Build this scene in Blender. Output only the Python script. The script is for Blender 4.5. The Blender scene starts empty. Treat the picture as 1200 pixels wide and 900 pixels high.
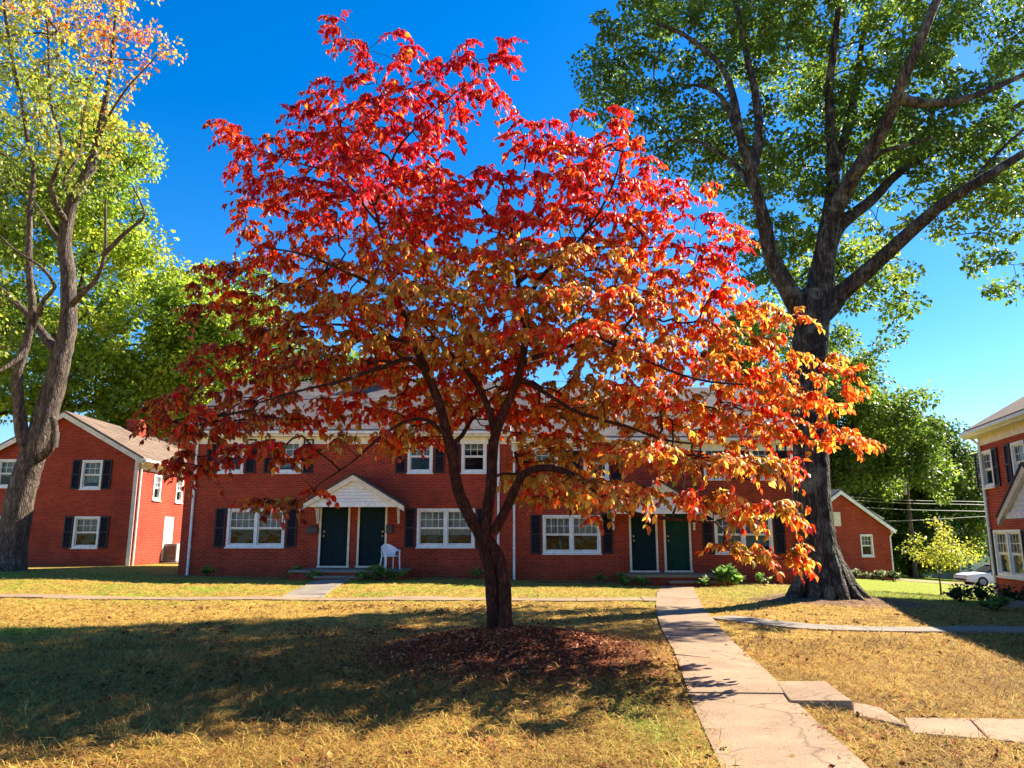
import bpy, bmesh, math, random
import numpy as np
from mathutils import Vector, Matrix
random.seed(7)
RNG = np.random.default_rng(11)
S = bpy.context.scene
COL = S.collection
R = math.radians
F, PITCH, EYE = 900.0, R(11.3), 1.6
CP, SP = math.cos(PITCH), math.sin(PITCH)
SUN_AZ, SUN_EL = R(59), R(38)          # azimuth clockwise from +Y

# ------------------------------------------------------------------ survey helpers
def P(px, py, Y):
    u = (450 - py) / F
    fw = CP - u * SP
    return Vector(((px - 600) / F / fw * Y, Y, EYE + (SP + u * CP) / fw * Y))

def sstep(a, b, x):
    t = np.clip((x - a) / (b - a), 0, 1)
    return t * t * (3 - 2 * t)

TREE = (-0.17, 11.0)
OAK = (7.55, 18.5)
def gz(x, y):
    x = np.asarray(x, float); y = np.asarray(y, float)
    z = 0.16 * sstep(7, 24, y) + .17 * sstep(7, 16, -x) * sstep(15, 24, y) + .11 * sstep(-1, 3, -x) * sstep(20, 25, y) - .09 * np.exp(-((x - 5.2) / 2.5) ** 2 - ((y - 25) / 2.2) ** 2)
    z = z - 0.070 * np.clip(x - 7.5, 0, 60) * sstep(12, 26, y)
    r2 = ((x - TREE[0] - .15) / 2.1) ** 2 + ((y - TREE[1] + .2) / 1.7) ** 2
    z = z + 0.34 * np.exp(-r2 * 1.1)
    r2 = ((x - OAK[0]) / 1.9) ** 2 + ((y - OAK[1]) / 1.9) ** 2
    z = z + 0.16 * np.exp(-r2)
    r2 = ((x + 17.5) / 2.0) ** 2 + ((y - 26) / 2.0) ** 2
    z = z + 0.15 * np.exp(-r2)
    z = z + 0.018 * np.sin(x * 1.3 + 1.1 * np.sin(y * .7)) * np.cos(y * 1.1 + .6 * np.sin(x * .9))
    return z

def G(px, py):
    lo, hi = 2.0, 90.0
    Ys = np.linspace(2, 90, 1500)
    u = (450 - py) / F; fw = CP - u * SP
    X = (px - 600) / F / fw * Ys; Z = EYE + (SP + u * CP) / fw * Ys
    k = np.argmax(Z < gz(X, Ys))
    return Vector((X[k], Ys[k], float(gz(X[k], Ys[k]))))

# ------------------------------------------------------------------ object helpers
def tag(o, label=None, cat=None, group=None, kind=None):
    if label: o['label'] = label
    if cat: o['category'] = cat
    if group: o['group'] = group
    if kind: o['kind'] = kind
    return o

def thing(name, label, cat, loc=(0, 0, 0), rz=0.0, group=None):
    o = bpy.data.objects.new(name, None)
    COL.objects.link(o); o.location = loc; o.rotation_euler = (0, 0, rz)
    o.empty_display_size = .3
    return tag(o, label, cat, group)

def link(name, me, mat, parent=None, loc=None):
    o = bpy.data.objects.new(name, me)
    COL.objects.link(o)
    if mat is not None and len(me.materials) == 0: me.materials.append(mat)
    if parent: o.parent = parent
    if loc is not None: o.location = loc
    return o

def copy_part(o, parent, loc):
    c = o.copy(); COL.objects.link(c); c.parent = parent
    if loc is not None: c.location = loc
    for ch in o.children: copy_part(ch, c, None)
    return c

def mesh_np(name, V, faces, mat, parent=None, smooth=True, col=None, attrs=None):
    V = np.asarray(V, np.float32).reshape(-1, 3)
    if not isinstance(faces, list): faces = [faces]
    faces = [np.asarray(f, np.int32) for f in faces if len(f)]
    me = bpy.data.meshes.new(name)
    me.vertices.add(len(V)); me.vertices.foreach_set('co', V.ravel())
    nl = sum(f.size for f in faces); npoly = sum(len(f) for f in faces)
    me.loops.add(nl); me.polygons.add(npoly)
    me.loops.foreach_set('vertex_index', np.concatenate([f.ravel() for f in faces]))
    tot = np.concatenate([np.full(len(f), f.shape[1], np.int32) for f in faces])
    st = np.concatenate([[0], np.cumsum(tot)[:-1]]).astype(np.int32)
    me.polygons.foreach_set('loop_start', st); me.polygons.foreach_set('loop_total', tot)
    me.polygons.foreach_set('use_smooth', np.full(npoly, smooth, bool))
    me.update(calc_edges=True)
    if col is not None:
        c = np.ones((len(V), 4), np.float32); c[:, :3] = col
        a = me.attributes.new('col', 'FLOAT_COLOR', 'POINT'); a.data.foreach_set('color', c.ravel())
    for k, v in (attrs or {}).items():
        a = me.attributes.new(k, 'FLOAT', 'POINT'); a.data.foreach_set('value', np.asarray(v, np.float32))
    return link(name, me, mat, parent)

class MB:
    """collects boxes, prisms and tubes; build() links them as one mesh object"""
    def __init__(s): s.v = []; s.f = []
    def add(s, vs, fs):
        n = len(s.v); s.v += [tuple(v) for v in vs]; s.f += [[i + n for i in f] for f in fs]; return s
    def box(s, x0, x1, y0, y1, z0, z1):
        return s.add([(x0,y0,z0),(x1,y0,z0),(x1,y1,z0),(x0,y1,z0),(x0,y0,z1),(x1,y0,z1),(x1,y1,z1),(x0,y1,z1)],
              [(0,3,2,1),(4,5,6,7),(0,1,5,4),(1,2,6,5),(2,3,7,6),(3,0,4,7)])
    def prism(s, pts, d):
        """pts: coplanar polygon, extruded by vector d"""
        n = len(pts); d = Vector(d); a = [Vector(p) for p in pts]
        return s.add(a + [p + d for p in a], [list(range(n))[::-1], list(range(n, 2*n))] + [(i, (i+1) % n, (i+1) % n + n, i + n) for i in range(n)])
    def quad(s, *p): return s.add(p, [tuple(range(len(p)))])
    def tube(s, pts, r, n=8, cap=True):
        V, Fq = tube_np(np.array([tuple(p) for p in pts], float), np.broadcast_to(np.array(r, float), (len(pts),)), n)
        s.add(V.tolist(), Fq.tolist())
        if cap:
            k = len(s.v) - len(V)
            s.f.append([k + i for i in range(n)][::-1]); s.f.append([k + len(V) - n + i for i in range(n)])
        return s
    def build(s, name, mat, parent=None, smooth=False, bevel=0, loc=None):
        me = bpy.data.meshes.new(name); me.from_pydata(s.v, [], s.f)
        bm = bmesh.new(); bm.from_mesh(me)
        bmesh.ops.recalc_face_normals(bm, faces=bm.faces)
        if bevel: bmesh.ops.bevel(bm, geom=bm.edges[:], offset=bevel, segments=2, affect='EDGES', profile=.5, clamp_overlap=True)
        bm.to_mesh(me); bm.free()
        if smooth:
            for p in me.polygons: p.use_smooth = True
        return link(name, me, mat, parent, loc)

def tube_np(pts, rad, n, jitter=0.0, flare=None):
    m = len(pts)
    t = np.gradient(pts, axis=0); t /= np.linalg.norm(t, axis=1)[:, None] + 1e-9
    up = np.array([0.31, 0.95, 0.05]) if abs(t[0, 2]) > .8 else np.array([0, 0, 1.0])
    nn = np.zeros_like(t); cur = up
    for i in range(m):
        cur = cur - t[i] * cur.dot(t[i]); cur = cur / (np.linalg.norm(cur) + 1e-9); nn[i] = cur
    bb = np.cross(t, nn)
    a = np.arange(n) / n * 2 * math.pi
    rr = rad[:, None] * np.ones(n)[None]
    if jitter: rr = rr * (1 + jitter * RNG.standard_normal((m, n)))
    V = pts[:, None] + rr[..., None] * (np.cos(a)[None, :, None] * nn[:, None] + np.sin(a)[None, :, None] * bb[:, None])
    i = np.arange(m - 1)[:, None] * n; j = np.arange(n)[None]; j2 = (j + 1) % n
    Q = np.stack([i + j, i + j2, i + n + j2, i + n + j], -1).reshape(-1, 4)
    return V.reshape(-1, 3), Q

def catmull(pts, step):
    p = np.asarray(pts, float)
    q = np.vstack([2 * p[0] - p[1], p, 2 * p[-1] - p[-2]])
    out = []
    for i in range(1, len(q) - 2):
        L = np.linalg.norm(q[i+1][:3] - q[i][:3]); k = max(2, int(L / step))
        for u in np.arange(k) / k:
            a, b, c, d = q[i-1], q[i], q[i+1], q[i+2]
            out.append(.5 * (2*b + (c-a)*u + (2*a-5*b+4*c-d)*u*u + (3*b-a-3*c+d)*u**3))
    out.append(p[-1])
    return np.array(out)

# ------------------------------------------------------------------ materials
def newmat(name):
    m = bpy.data.materials.new(name); m.use_nodes = True
    nt = m.node_tree; nt.nodes.clear()
    out = nt.nodes.new('ShaderNodeOutputMaterial')
    return m, nt, out
def N(nt, kind, **kw):
    n = nt.nodes.new(kind)
    for k, v in kw.items():
        if k in n.inputs: n.inputs[k].default_value = v
        else: setattr(n, k, v)
    return n
def L(nt, a, b): nt.links.new(a, b)
def rgb(c): return (c[0], c[1], c[2], 1)

def noise(nt, vec, scale, detail=4, rough=.55, dist=0):
    n = N(nt, 'ShaderNodeTexNoise'); n.inputs['Scale'].default_value = scale
    n.inputs['Detail'].default_value = detail; n.inputs['Roughness'].default_value = rough
    n.inputs['Distortion'].default_value = dist
    if vec is not None: L(nt, vec, n.inputs['Vector'])
    return n.outputs['Fac']
def ramp(nt, fac, stops):
    n = N(nt, 'ShaderNodeValToRGB'); e = n.color_ramp.elements
    e[0].position, e[0].color = stops[0][0], rgb(stops[0][1]); e[1].position, e[1].color = stops[-1][0], rgb(stops[-1][1])
    for p, c in stops[1:-1]:
        x = e.new(p); x.color = rgb(c)
    L(nt, fac, n.inputs['Fac']); return n.outputs['Color']
def mix(nt, fac, a, b, mode='MIX'):
    n = N(nt, 'ShaderNodeMix', data_type='RGBA', blend_type=mode)
    for s, v in ((n.inputs[0], fac), (n.inputs[6], a), (n.inputs[7], b)):
        if hasattr(v, 'links'): L(nt, v, s)
        else: s.default_value = rgb(v) if isinstance(v, tuple) else v
    return n.outputs[2]
def mathn(nt, op, a, b=None):
    n = N(nt, 'ShaderNodeMath', operation=op)
    for s, v in ((n.inputs[0], a), (n.inputs[1], b)):
        if v is None: continue
        if hasattr(v, 'links'): L(nt, v, s)
        else: s.default_value = v
    return n.outputs[0]
def bump(nt, h, dist, strength=1.0):
    b = N(nt, 'ShaderNodeBump'); b.inputs['Distance'].default_value = dist; b.inputs['Strength'].default_value = strength
    L(nt, h, b.inputs['Height']); return b.outputs['Normal']
def principled(nt, out, colr, rough=.6, nrm=None, spec=.5, metal=0.0):
    b = N(nt, 'ShaderNodeBsdfPrincipled')
    if hasattr(colr, 'links'): L(nt, colr, b.inputs['Base Color'])
    else: b.inputs['Base Color'].default_value = rgb(colr)
    if hasattr(rough, 'links'): L(nt, rough, b.inputs['Roughness'])
    else: b.inputs['Roughness'].default_value = rough
    b.inputs['Specular IOR Level'].default_value = spec; b.inputs['Metallic'].default_value = metal
    if nrm is not None: L(nt, nrm, b.inputs['Normal'])
    if out is not None: L(nt, b.outputs[0], out.inputs[0])
    return b
def objco(nt): return N(nt, 'ShaderNodeTexCoord').outputs['Object']
def geopos(nt): return N(nt, 'ShaderNodeNewGeometry').outputs['Position']
def vmul(nt, v, s):
    n = N(nt, 'ShaderNodeVectorMath', operation='MULTIPLY'); L(nt, v, n.inputs[0]); n.inputs[1].default_value = s; return n.outputs[0]

def paint(name, c, rough=.45, var=.12, scale=6, spec=.4):
    m, nt, out = newmat(name)
    f = noise(nt, objco(nt), scale, 5)
    d = tuple(x * (1 - var * 1.6) for x in c); e = tuple(min(1, x * (1 + var)) for x in c)
    principled(nt, out, ramp(nt, f, [(.3, d), (.7, e)]), rough, bump(nt, noise(nt, objco(nt), 60, 3), .002), spec)
    return m

def mat_brick(name, a, b, mortar):
    m, nt, out = newmat(name)
    o = objco(nt)
    s = N(nt, 'ShaderNodeSeparateXYZ'); L(nt, o, s.inputs[0])
    c = N(nt, 'ShaderNodeCombineXYZ'); L(nt, mathn(nt, 'ADD', s.outputs[0], s.outputs[1]), c.inputs[0]); L(nt, s.outputs[2], c.inputs[1])
    br = N(nt, 'ShaderNodeTexBrick'); L(nt, c.outputs[0], br.inputs['Vector'])
    br.inputs['Scale'].default_value = 1; br.inputs['Brick Width'].default_value = .215; br.inputs['Row Height'].default_value = .072
    br.inputs['Mortar Size'].default_value = .008; br.inputs['Mortar Smooth'].default_value = .2; br.inputs['Bias'].default_value = -.1
    br.inputs['Color1'].default_value = rgb(a); br.inputs['Color2'].default_value = rgb(b); br.inputs['Mortar'].default_value = rgb(mortar)
    big = noise(nt, o, .9, 5, .6); fine = noise(nt, o, 14, 3)
    c1 = mix(nt, .55, br.outputs['Color'], ramp(nt, big, [(.3, (.48, .42, .42)), (.7, (1.2, 1.2, 1.15))]), 'MULTIPLY')
    c2 = mix(nt, .45, c1, ramp(nt, fine, [(.3, (.55, .5, .5)), (.75, (1.2, 1.2, 1.2))]), 'MULTIPLY')
    h = mathn(nt, 'SUBTRACT', fine, mathn(nt, 'MULTIPLY', br.outputs['Fac'], 1.5))
    principled(nt, out, c2, .8, bump(nt, h, .006), .25)
    return m

def mat_shingle(name, a, b):
    m, nt, out = newmat(name)
    o = objco(nt)
    s = N(nt, 'ShaderNodeSeparateXYZ'); L(nt, o, s.inputs[0])
    c = N(nt, 'ShaderNodeCombineXYZ'); L(nt, mathn(nt, 'ADD', s.outputs[0], mathn(nt, 'MULTIPLY', s.outputs[1], .37)), c.inputs[0]); L(nt, mathn(nt, 'MULTIPLY', s.outputs[2], 2), c.inputs[1])
    br = N(nt, 'ShaderNodeTexBrick'); L(nt, c.outputs[0], br.inputs['Vector'])
    br.inputs['Scale'].default_value = 1; br.inputs['Brick Width'].default_value = .3; br.inputs['Row Height'].default_value = .15
    br.inputs['Mortar Size'].default_value = .008; br.inputs['Color1'].default_value = rgb(a); br.inputs['Color2'].default_value = rgb(b)
    br.inputs['Mortar'].default_value = rgb(tuple(x * .4 for x in a))
    c1 = mix(nt, .6, br.outputs['Color'], ramp(nt, noise(nt, o, 1.2, 6, .65), [(.3, (.55, .55, .6)), (.7, (1.2, 1.15, 1.1))]), 'MULTIPLY')
    principled(nt, out, c1, .9, bump(nt, noise(nt, o, 40, 3), .006), .2)
    return m

def mat_bark(name, dark, mid, light, zs=2.2, scale=7, depth=.03, lichen=None):
    m, nt, out = newmat(name)
    g = geopos(nt)
    v = vmul(nt, g, (1, 1, 1 / zs / 1.6))
    f = noise(nt, v, scale, 7, .62, .6)
    vo = N(nt, 'ShaderNodeTexVoronoi', feature='DISTANCE_TO_EDGE'); L(nt, vmul(nt, g, (1, 1, .3)), vo.inputs['Vector']); vo.inputs['Scale'].default_value = scale * 1.7
    vf = ramp(nt, vo.outputs['Distance'], [(0, (0, 0, 0)), (.22, (1, 1, 1))])
    c = ramp(nt, f, [(.3, dark), (.5, mid), (.72, light)])
    c = mix(nt, .5, c, vf, 'MULTIPLY')
    if lichen:
        lf = ramp(nt, noise(nt, g, 2.3, 5, .6), [(.52, (0, 0, 0)), (.68, (1, 1, 1))])
        c = mix(nt, lf, c, lichen)
    h = mathn(nt, 'ADD', f, mathn(nt, 'MULTIPLY', vf, .5))
    principled(nt, out, c, .85, bump(nt, h, depth), .2)
    return m

def mat_leaf(name, trans=.45, rough=.42, spec=.45, tb=1.5):
    m, nt, out = newmat(name)
    a = N(nt, 'ShaderNodeAttribute', attribute_name='col')
    c = mix(nt, .35, a.outputs['Color'], ramp(nt, noise(nt, geopos(nt), 38, 3), [(.3, (.62, .6, .6)), (.7, (1.2, 1.2, 1.2))]), 'MULTIPLY')
    p = principled(nt, None, c, rough, None, spec)
    t = N(nt, 'ShaderNodeBsdfTranslucent'); L(nt, mix(nt, 1.0, c, (tb, tb, tb), 'MULTIPLY'), t.inputs[0])
    mx = N(nt, 'ShaderNodeMixShader'); mx.inputs[0].default_value = trans
    L(nt, p.outputs[0], mx.inputs[1]); L(nt, t.outputs[0], mx.inputs[2]); L(nt, mx.outputs[0], out.inputs[0])
    return m

def mat_attr(name, rough=.9, spec=.2, trans=0):
    m, nt, out = newmat(name)
    a = N(nt, 'ShaderNodeAttribute', attribute_name='col')
    p = principled(nt, None if trans else out, a.outputs['Color'], rough, None, spec)
    if trans:
        t = N(nt, 'ShaderNodeBsdfTranslucent'); L(nt, a.outputs['Color'], t.inputs[0])
        mx = N(nt, 'ShaderNodeMixShader'); mx.inputs[0].default_value = trans
        L(nt, p.outputs[0], mx.inputs[1]); L(nt, t.outputs[0], mx.inputs[2]); L(nt, mx.outputs[0], out.inputs[0])
    return m

def mat_glass(name):
    m, nt, out = newmat(name)
    g = N(nt, 'ShaderNodeBsdfGlossy'); g.inputs['Roughness'].default_value = .03; g.inputs['Color'].default_value = (.9, .95, 1, 1)
    L(nt, bump(nt, noise(nt, objco(nt), 2.5, 2), .012), g.inputs['Normal'])
    t = N(nt, 'ShaderNodeBsdfTransparent'); t.inputs[0].default_value = (.72, .78, .8, 1)
    fr = N(nt, 'ShaderNodeFresnel'); fr.inputs['IOR'].default_value = 1.32
    mx = N(nt, 'ShaderNodeMixShader'); L(nt, fr.outputs[0], mx.inputs[0]); L(nt, t.outputs[0], mx.inputs[1]); L(nt, g.outputs[0], mx.inputs[2])
    L(nt, mx.outputs[0], out.inputs[0]); return m

def mat_ground():
    m, nt, out = newmat('ground')
    g = geopos(nt)
    at = lambda k: N(nt, 'ShaderNodeAttribute', attribute_name=k).outputs['Fac']
    n1 = noise(nt, g, .8, 6, .6, .4); n2 = noise(nt, g, 6, 6, .65, .3); n3 = noise(nt, vmul(nt, g, (1, 2.2, 1)), 32, 5, .7, 1.2)
    straw = ramp(nt, n2, [(.3, (.15, .075, .018)), (.47, (.40, .24, .055)), (.65, (.56, .38, .09))])
    straw = mix(nt, .6, straw, ramp(nt, n3, [(.3, (.45, .4, .35)), (.62, (1.25, 1.22, 1.15))]), 'MULTIPLY')
    green = ramp(nt, n2, [(.3, (.11, .15, .018)), (.5, (.25, .30, .03)), (.7, (.40, .39, .06))])
    green = mix(nt, .5, green, ramp(nt, n3, [(.3, (.5, .5, .45)), (.62, (1.2, 1.2, 1.1))]), 'MULTIPLY')
    gm = mathn(nt, 'ADD', at('green'), mathn(nt, 'MULTIPLY', mathn(nt, 'SUBTRACT', n1, .5), 1.5))
    gm = ramp(nt, gm, [(.3, (0, 0, 0)), (.65, (1, 1, 1))])
    c = mix(nt, gm, straw, green)
    mul = ramp(nt, n3, [(.3, (.06, .018, .009)), (.5, (.18, .05, .022)), (.72, (.36, .13, .055))])
    mm = mathn(nt, 'ADD', at('mulch'), mathn(nt, 'MULTIPLY', mathn(nt, 'SUBTRACT', n2, .5), .9))
    c = mix(nt, ramp(nt, mm, [(.35, (0, 0, 0)), (.6, (1, 1, 1))]), c, mul)
    soil = ramp(nt, n2, [(.3, (.10, .05, .03)), (.7, (.33, .2, .13))])
    sm = mathn(nt, 'ADD', at('soil'), mathn(nt, 'MULTIPLY', mathn(nt, 'SUBTRACT', n1, .5), .9))
    c = mix(nt, ramp(nt, sm, [(.4, (0, 0, 0)), (.65, (1, 1, 1))]), c, soil)
    principled(nt, out, c, .95, bump(nt, mathn(nt, 'ADD', n3, n2), .03), .1)
    return m

def mat_concrete(name, a, b):
    m, nt, out = newmat(name)
    g = geopos(nt)
    c = ramp(nt, noise(nt, g, 1.4, 7, .65, .3), [(.3, a), (.7, b)])
    c = mix(nt, .5, c, ramp(nt, noise(nt, g, 35, 4, .7), [(.3, (.6, .58, .55)), (.65, (1.15, 1.15, 1.15))]), 'MULTIPLY')
    st = ramp(nt, noise(nt, g, 4.5, 5, .6, 1), [(.60, (1, 1, 1)), (.74, (.5, .42, .36))])
    c = mix(nt, .8, c, st, 'MULTIPLY')
    ck = N(nt, 'ShaderNodeTexVoronoi', feature='DISTANCE_TO_EDGE'); ck.inputs['Scale'].default_value = .33
    wv = N(nt, 'ShaderNodeTexNoise'); wv.inputs['Scale'].default_value = 3; L(nt, g, wv.inputs['Vector'])
    av = N(nt, 'ShaderNodeVectorMath', operation='MULTIPLY_ADD'); L(nt, wv.outputs['Color'], av.inputs[0]); av.inputs[1].default_value = (.35, .35, .35); L(nt, g, av.inputs[2]); L(nt, av.outputs[0], ck.inputs['Vector'])
    c = mix(nt, .55, c, ramp(nt, ck.outputs['Distance'], [(0, (.25, .2, .16)), (.008, (1, 1, 1))]), 'MULTIPLY')
    principled(nt, out, c, .85, bump(nt, noise(nt, g, 50, 4), .006), .25)
    return m

M = {}
M['brick'] = mat_brick('red_brick', (.46, .046, .015), (.28, .024, .010), (.46, .15, .09))
M['roof'] = mat_shingle('roof_shingle', (.155, .14, .14), (.095, .088, .092))
M['roof_brown'] = mat_shingle('brown_shingle', (.22, .155, .115), (.15, .105, .08))
M['roof_dark'] = mat_shingle('dark_shingle', (.09, .085, .085), (.06, .06, .062))
M['white'] = paint('white_paint', (.80, .79, .76))
M['cream'] = paint('cream_trim', (.74, .66, .52))
M['shutter'] = paint('black_shutter', (.008, .007, .009), .55, .2)
M['door'] = paint('teal_door', (.004, .020, .028), .6, .2, 6, .12)
M['door_green'] = paint('green_door', (.008, .045, .030), .6, .2, 6, .12)
M['metal'] = paint('dark_metal', (.03, .03, .032), .4)
M['grey'] = paint('grey_metal', (.33, .33, .31), .5)
M['brass'] = paint('brass', (.5, .33, .1), .3)
M['curtain'] = paint('curtain', (.34, .36, .36), .9, .2, 12)
M['curtain_warm'] = paint('curtain_warm', (.62, .36, .22), .9, .2, 12)
M['glass'] = mat_glass('window_glass')
M['conc'] = mat_concrete('path_concrete', (.235, .155, .092), (.37, .25, .152))
M['conc_grey'] = mat_concrete('grey_concrete', (.17, .145, .12), (.32, .27, .21))
M['plastic'] = paint('white_plastic', (.82, .83, .84), .35, .05)
M['ground'] = mat_ground()
M['bark_dog'] = mat_bark('dogwood_bark', (.022, .009, .007), (.068, .024, .017), (.15, .06, .042), 1.4, 14, .022)
M['bark_oak'] = mat_bark('oak_bark', (.014, .011, .008), (.062, .049, .037), (.20, .172, .14), 3.0, 7, .06, (.17, .17, .12))
M['bark_maple'] = mat_bark('maple_bark', (.032, .024, .018), (.115, .084, .063), (.26, .205, .155), 2.6, 8, .03)
M['bark_far'] = mat_bark('far_bark', (.03, .022, .016), (.08, .06, .045), (.15, .12, .09), 2.5, 5, .03)
M['leaf_dog'] = mat_leaf('dogwood_leaf', .52, .46, .4, 2.0)
M['leaf'] = mat_leaf('green_leaf', .5, .45, .4, 2.0)
M['blade'] = mat_attr('straw_blade', .8, .25, .25)
M['chip'] = mat_attr('bark_chip', .9, .15)

# ------------------------------------------------------------------ ground
def unit(v): return v / (np.linalg.norm(v, axis=-1, keepdims=True) + 1e-9)
def smooth_noise(p, sc, seed):
    r = np.random.default_rng(seed); v = np.zeros(len(p))
    for i in range(7):
        k = unit(r.standard_normal(3)) * sc * (.6 + r.random()); v += np.sin(p @ k + r.random() * 6.28)
    return v / 2.6
def dist_poly(x, y, pts):
    d = np.full(np.shape(x), 1e9)
    for (a, b) in zip(pts[:-1], pts[1:]):
        ax, ay = a; bx, by = b
        t = np.clip(((x-ax)*(bx-ax) + (y-ay)*(by-ay)) / ((bx-ax)**2 + (by-ay)**2 + 1e-9), 0, 1)
        d = np.minimum(d, np.hypot(x - ax - t*(bx-ax), y - ay - t*(by-ay)))
    return d

MAIN_PATH = [(1.22, 1.2), (1.98, 5.9), (3.02, 13.4), (3.62, 17.2), (4.55, 22.0), (5.2, 24.86)]
CROSS_PATH = [(-32, 20.3), (-20, 19.6), (-10, 19.3), (-2, 19.2), (3.6, 19.0)]
PORCH_PATH = [(-5.55, 25.0), (-5.5, 22.5), (-5.2, 19.6)]
RIGHT_PATH = [(4.0, 15.4), (4.9, 14.2), (6.2, 13.75), (11.5, 13.3), (13.2, 13.2)]
PATHS = [(MAIN_PATH, .52), (CROSS_PATH, .36), (PORCH_PATH, .5), (RIGHT_PATH, .42)]

def fields(x, y):
    far = sstep(15.5, 19.5, y)
    green = -.18 + .58 * far
    green = np.maximum(green, 1.25 * sstep(8.0, 10.5, x) * sstep(19.5, 21.5, y))
    green = np.maximum(green, .75 * np.exp(-(((x + 8.6) / 1.3)**2 + ((y - 13.2) / .9)**2)))
    green = np.maximum(green, .5 * np.exp(-(((x - 1.2) / .35)**2 + ((y - 7.4) / 1.8)**2)))
    mul = 1.1 * np.exp(-(((x - TREE[0] - .15) / 2.15)**2 + ((y - TREE[1] + .55) / 2.0)**2)**1.5 * 1.2)
    soil = 0.95 * np.exp(-(((x - OAK[0]) / 2.3)**2 + ((y - OAK[1] + .2) / 1.9)**2))
    soil = np.maximum(soil, .9 * np.exp(-(((x + 17.5) / 2.4)**2 + ((y - 26) / 1.3)**2)))
    soil = np.maximum(soil, .85 * np.exp(-((y - 26.3) / .6)**2) * (x > -12) * (x < 10))
    return green, mul, soil

def axis(lo, hi, step, far):
    a = list(np.arange(lo, hi, step)); s = step; p = hi
    while p < far: a.append(p); s *= 1.35; p += s
    s = step; p = lo - step; b = []
    while p > -far: b.append(p); s *= 1.35; p -= s
    return np.array(b[::-1] + a)
gx = axis(-22, 24, .16, 420); gy = axis(1.0, 40, .16, 420)
XX, YY = np.meshgrid(gx, gy)
ZZ = gz(XX, YY)
ny, nx = XX.shape
idx = np.arange(ny * nx).reshape(ny, nx)
Q = np.stack([idx[:-1, :-1], idx[:-1, 1:], idx[1:, 1:], idx[1:, :-1]], -1).reshape(-1, 4)
gf, mf, sf = fields(XX, YY)
ZZ = ZZ + .012 * RNG.standard_normal(ZZ.shape) * (np.hypot(XX, YY) < 30)
tag(mesh_np('lawn_ground', np.stack([XX, YY, ZZ], -1), Q, M['ground'], attrs={'green': gf.ravel(), 'mulch': mf.ravel(), 'soil': sf.ravel()}), kind='structure')

# ------------------------------------------------------------------ paths: slabs laid end to end, each with its own slight settling
def path(name, pts, hw, slab, mat, skip=None):
    pts = catmull([(a, b, 0) for a, b in pts], .2)
    s = np.concatenate([[0], np.cumsum(np.linalg.norm(np.diff(pts, axis=0), axis=1))])
    mb = MB(); k = 0; t0 = 0.0
    at = lambda t: np.array([np.interp(t, s, pts[:, 0]), np.interp(t, s, pts[:, 1])])
    while t0 < s[-1] - .05:
        t1 = min(t0 + slab * random.uniform(.96, 1.04), s[-1]); rows = []
        dz = random.uniform(-.006, .008); tilt = random.uniform(-.008, .008)
        n = 3
        for i in range(n + 1):
            t = t0 + .010 + (t1 - t0 - .020) * i / n
            c = at(t); d = at(min(t + .05, s[-1])) - at(max(t - .05, 0)); d /= np.linalg.norm(d); w = np.array([-d[1], d[0]])
            for q in (-1, 1):
                p = c + w * hw * q
                z = float(gz(p[0], p[1])) + .028 + dz + tilt * q
                rows.append((p[0], p[1], z))
        top = len(mb.v)
        V = rows + [(x, y, z - .14) for x, y, z in rows]; m = len(rows); Fs = []
        for i in range(n):
            a = 2*i
            Fs += [(a, a+1, a+3, a+2), (a+m, a+2+m, a+3+m, a+1+m), (a, a+2, a+2+m, a+m), (a+1, a+1+m, a+3+m, a+3)]
        Fs += [(0, m, m+1, 1), (m-2, m-1, 2*m-1, 2*m-2)]
        mb.add(V, Fs); t0 = t1
    return tag(mb.build(name, mat), kind='structure')
path('main_path', MAIN_PATH, .5, 1.85, M['conc'])
path('cross_path', CROSS_PATH, .36, 1.6, M['conc'])
path('porch_path', PORCH_PATH, .5, 1.5, M['conc_grey'])
path('right_path', RIGHT_PATH, .38, 1.4, M['conc_grey'])

# heaved slabs of the branch path at the lower right
BR = []
def slab(quadpx, lift, name):
    mb = MB(); top = []
    for (a, b), l in zip(quadpx, lift):
        g = G(a, b); top.append(Vector((g.x, g.y, g.z + l)))
    BR.append([(p.x, p.y) for p in top])
    mb.add(top + [p - Vector((0, 0, .16)) for p in top], [(0, 1, 2, 3), (4, 7, 6, 5), (0, 4, 5, 1), (1, 5, 6, 2), (2, 6, 7, 3), (3, 7, 4, 0)])
    tag(mb.build(name, M['conc'], bevel=.012), kind='structure')
slab([(909, 803), (967, 805), (1000, 835), (926, 827)], [.04, .06, .10, .05], 'heaved_path_slab')
slab([(1000, 827), (1034, 833), (1067, 860), (1000, 840)], [.03, .02, .05, .02], 'tilted_path_slab')
slab([(1059, 846), (1135, 847), (1158, 872), (1068, 864)], [.03, .03, .03, .03], 'branch_path_slab')
slab([(1136, 847), (1235, 849), (1278, 884), (1160, 872)], [.03, .035, .035, .03], 'branch_path_slab')

def off_path(x, y, marg=.05):
    ok = np.ones(np.shape(x), bool)
    for p, hw in PATHS: ok &= dist_poly(x, y, p) > hw - .015 + marg * RNG.standard_normal(np.shape(x)) * .9
    for q in BR:
        ins = np.ones(np.shape(x), bool)
        for i in range(4):
            (ax, ay), (bx, by) = q[i], q[(i+1) % 4]
            ins &= ((bx-ax)*(y-ay) - (by-ay)*(x-ax)) < .0
        ok &= ~ins
    return ok

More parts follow.
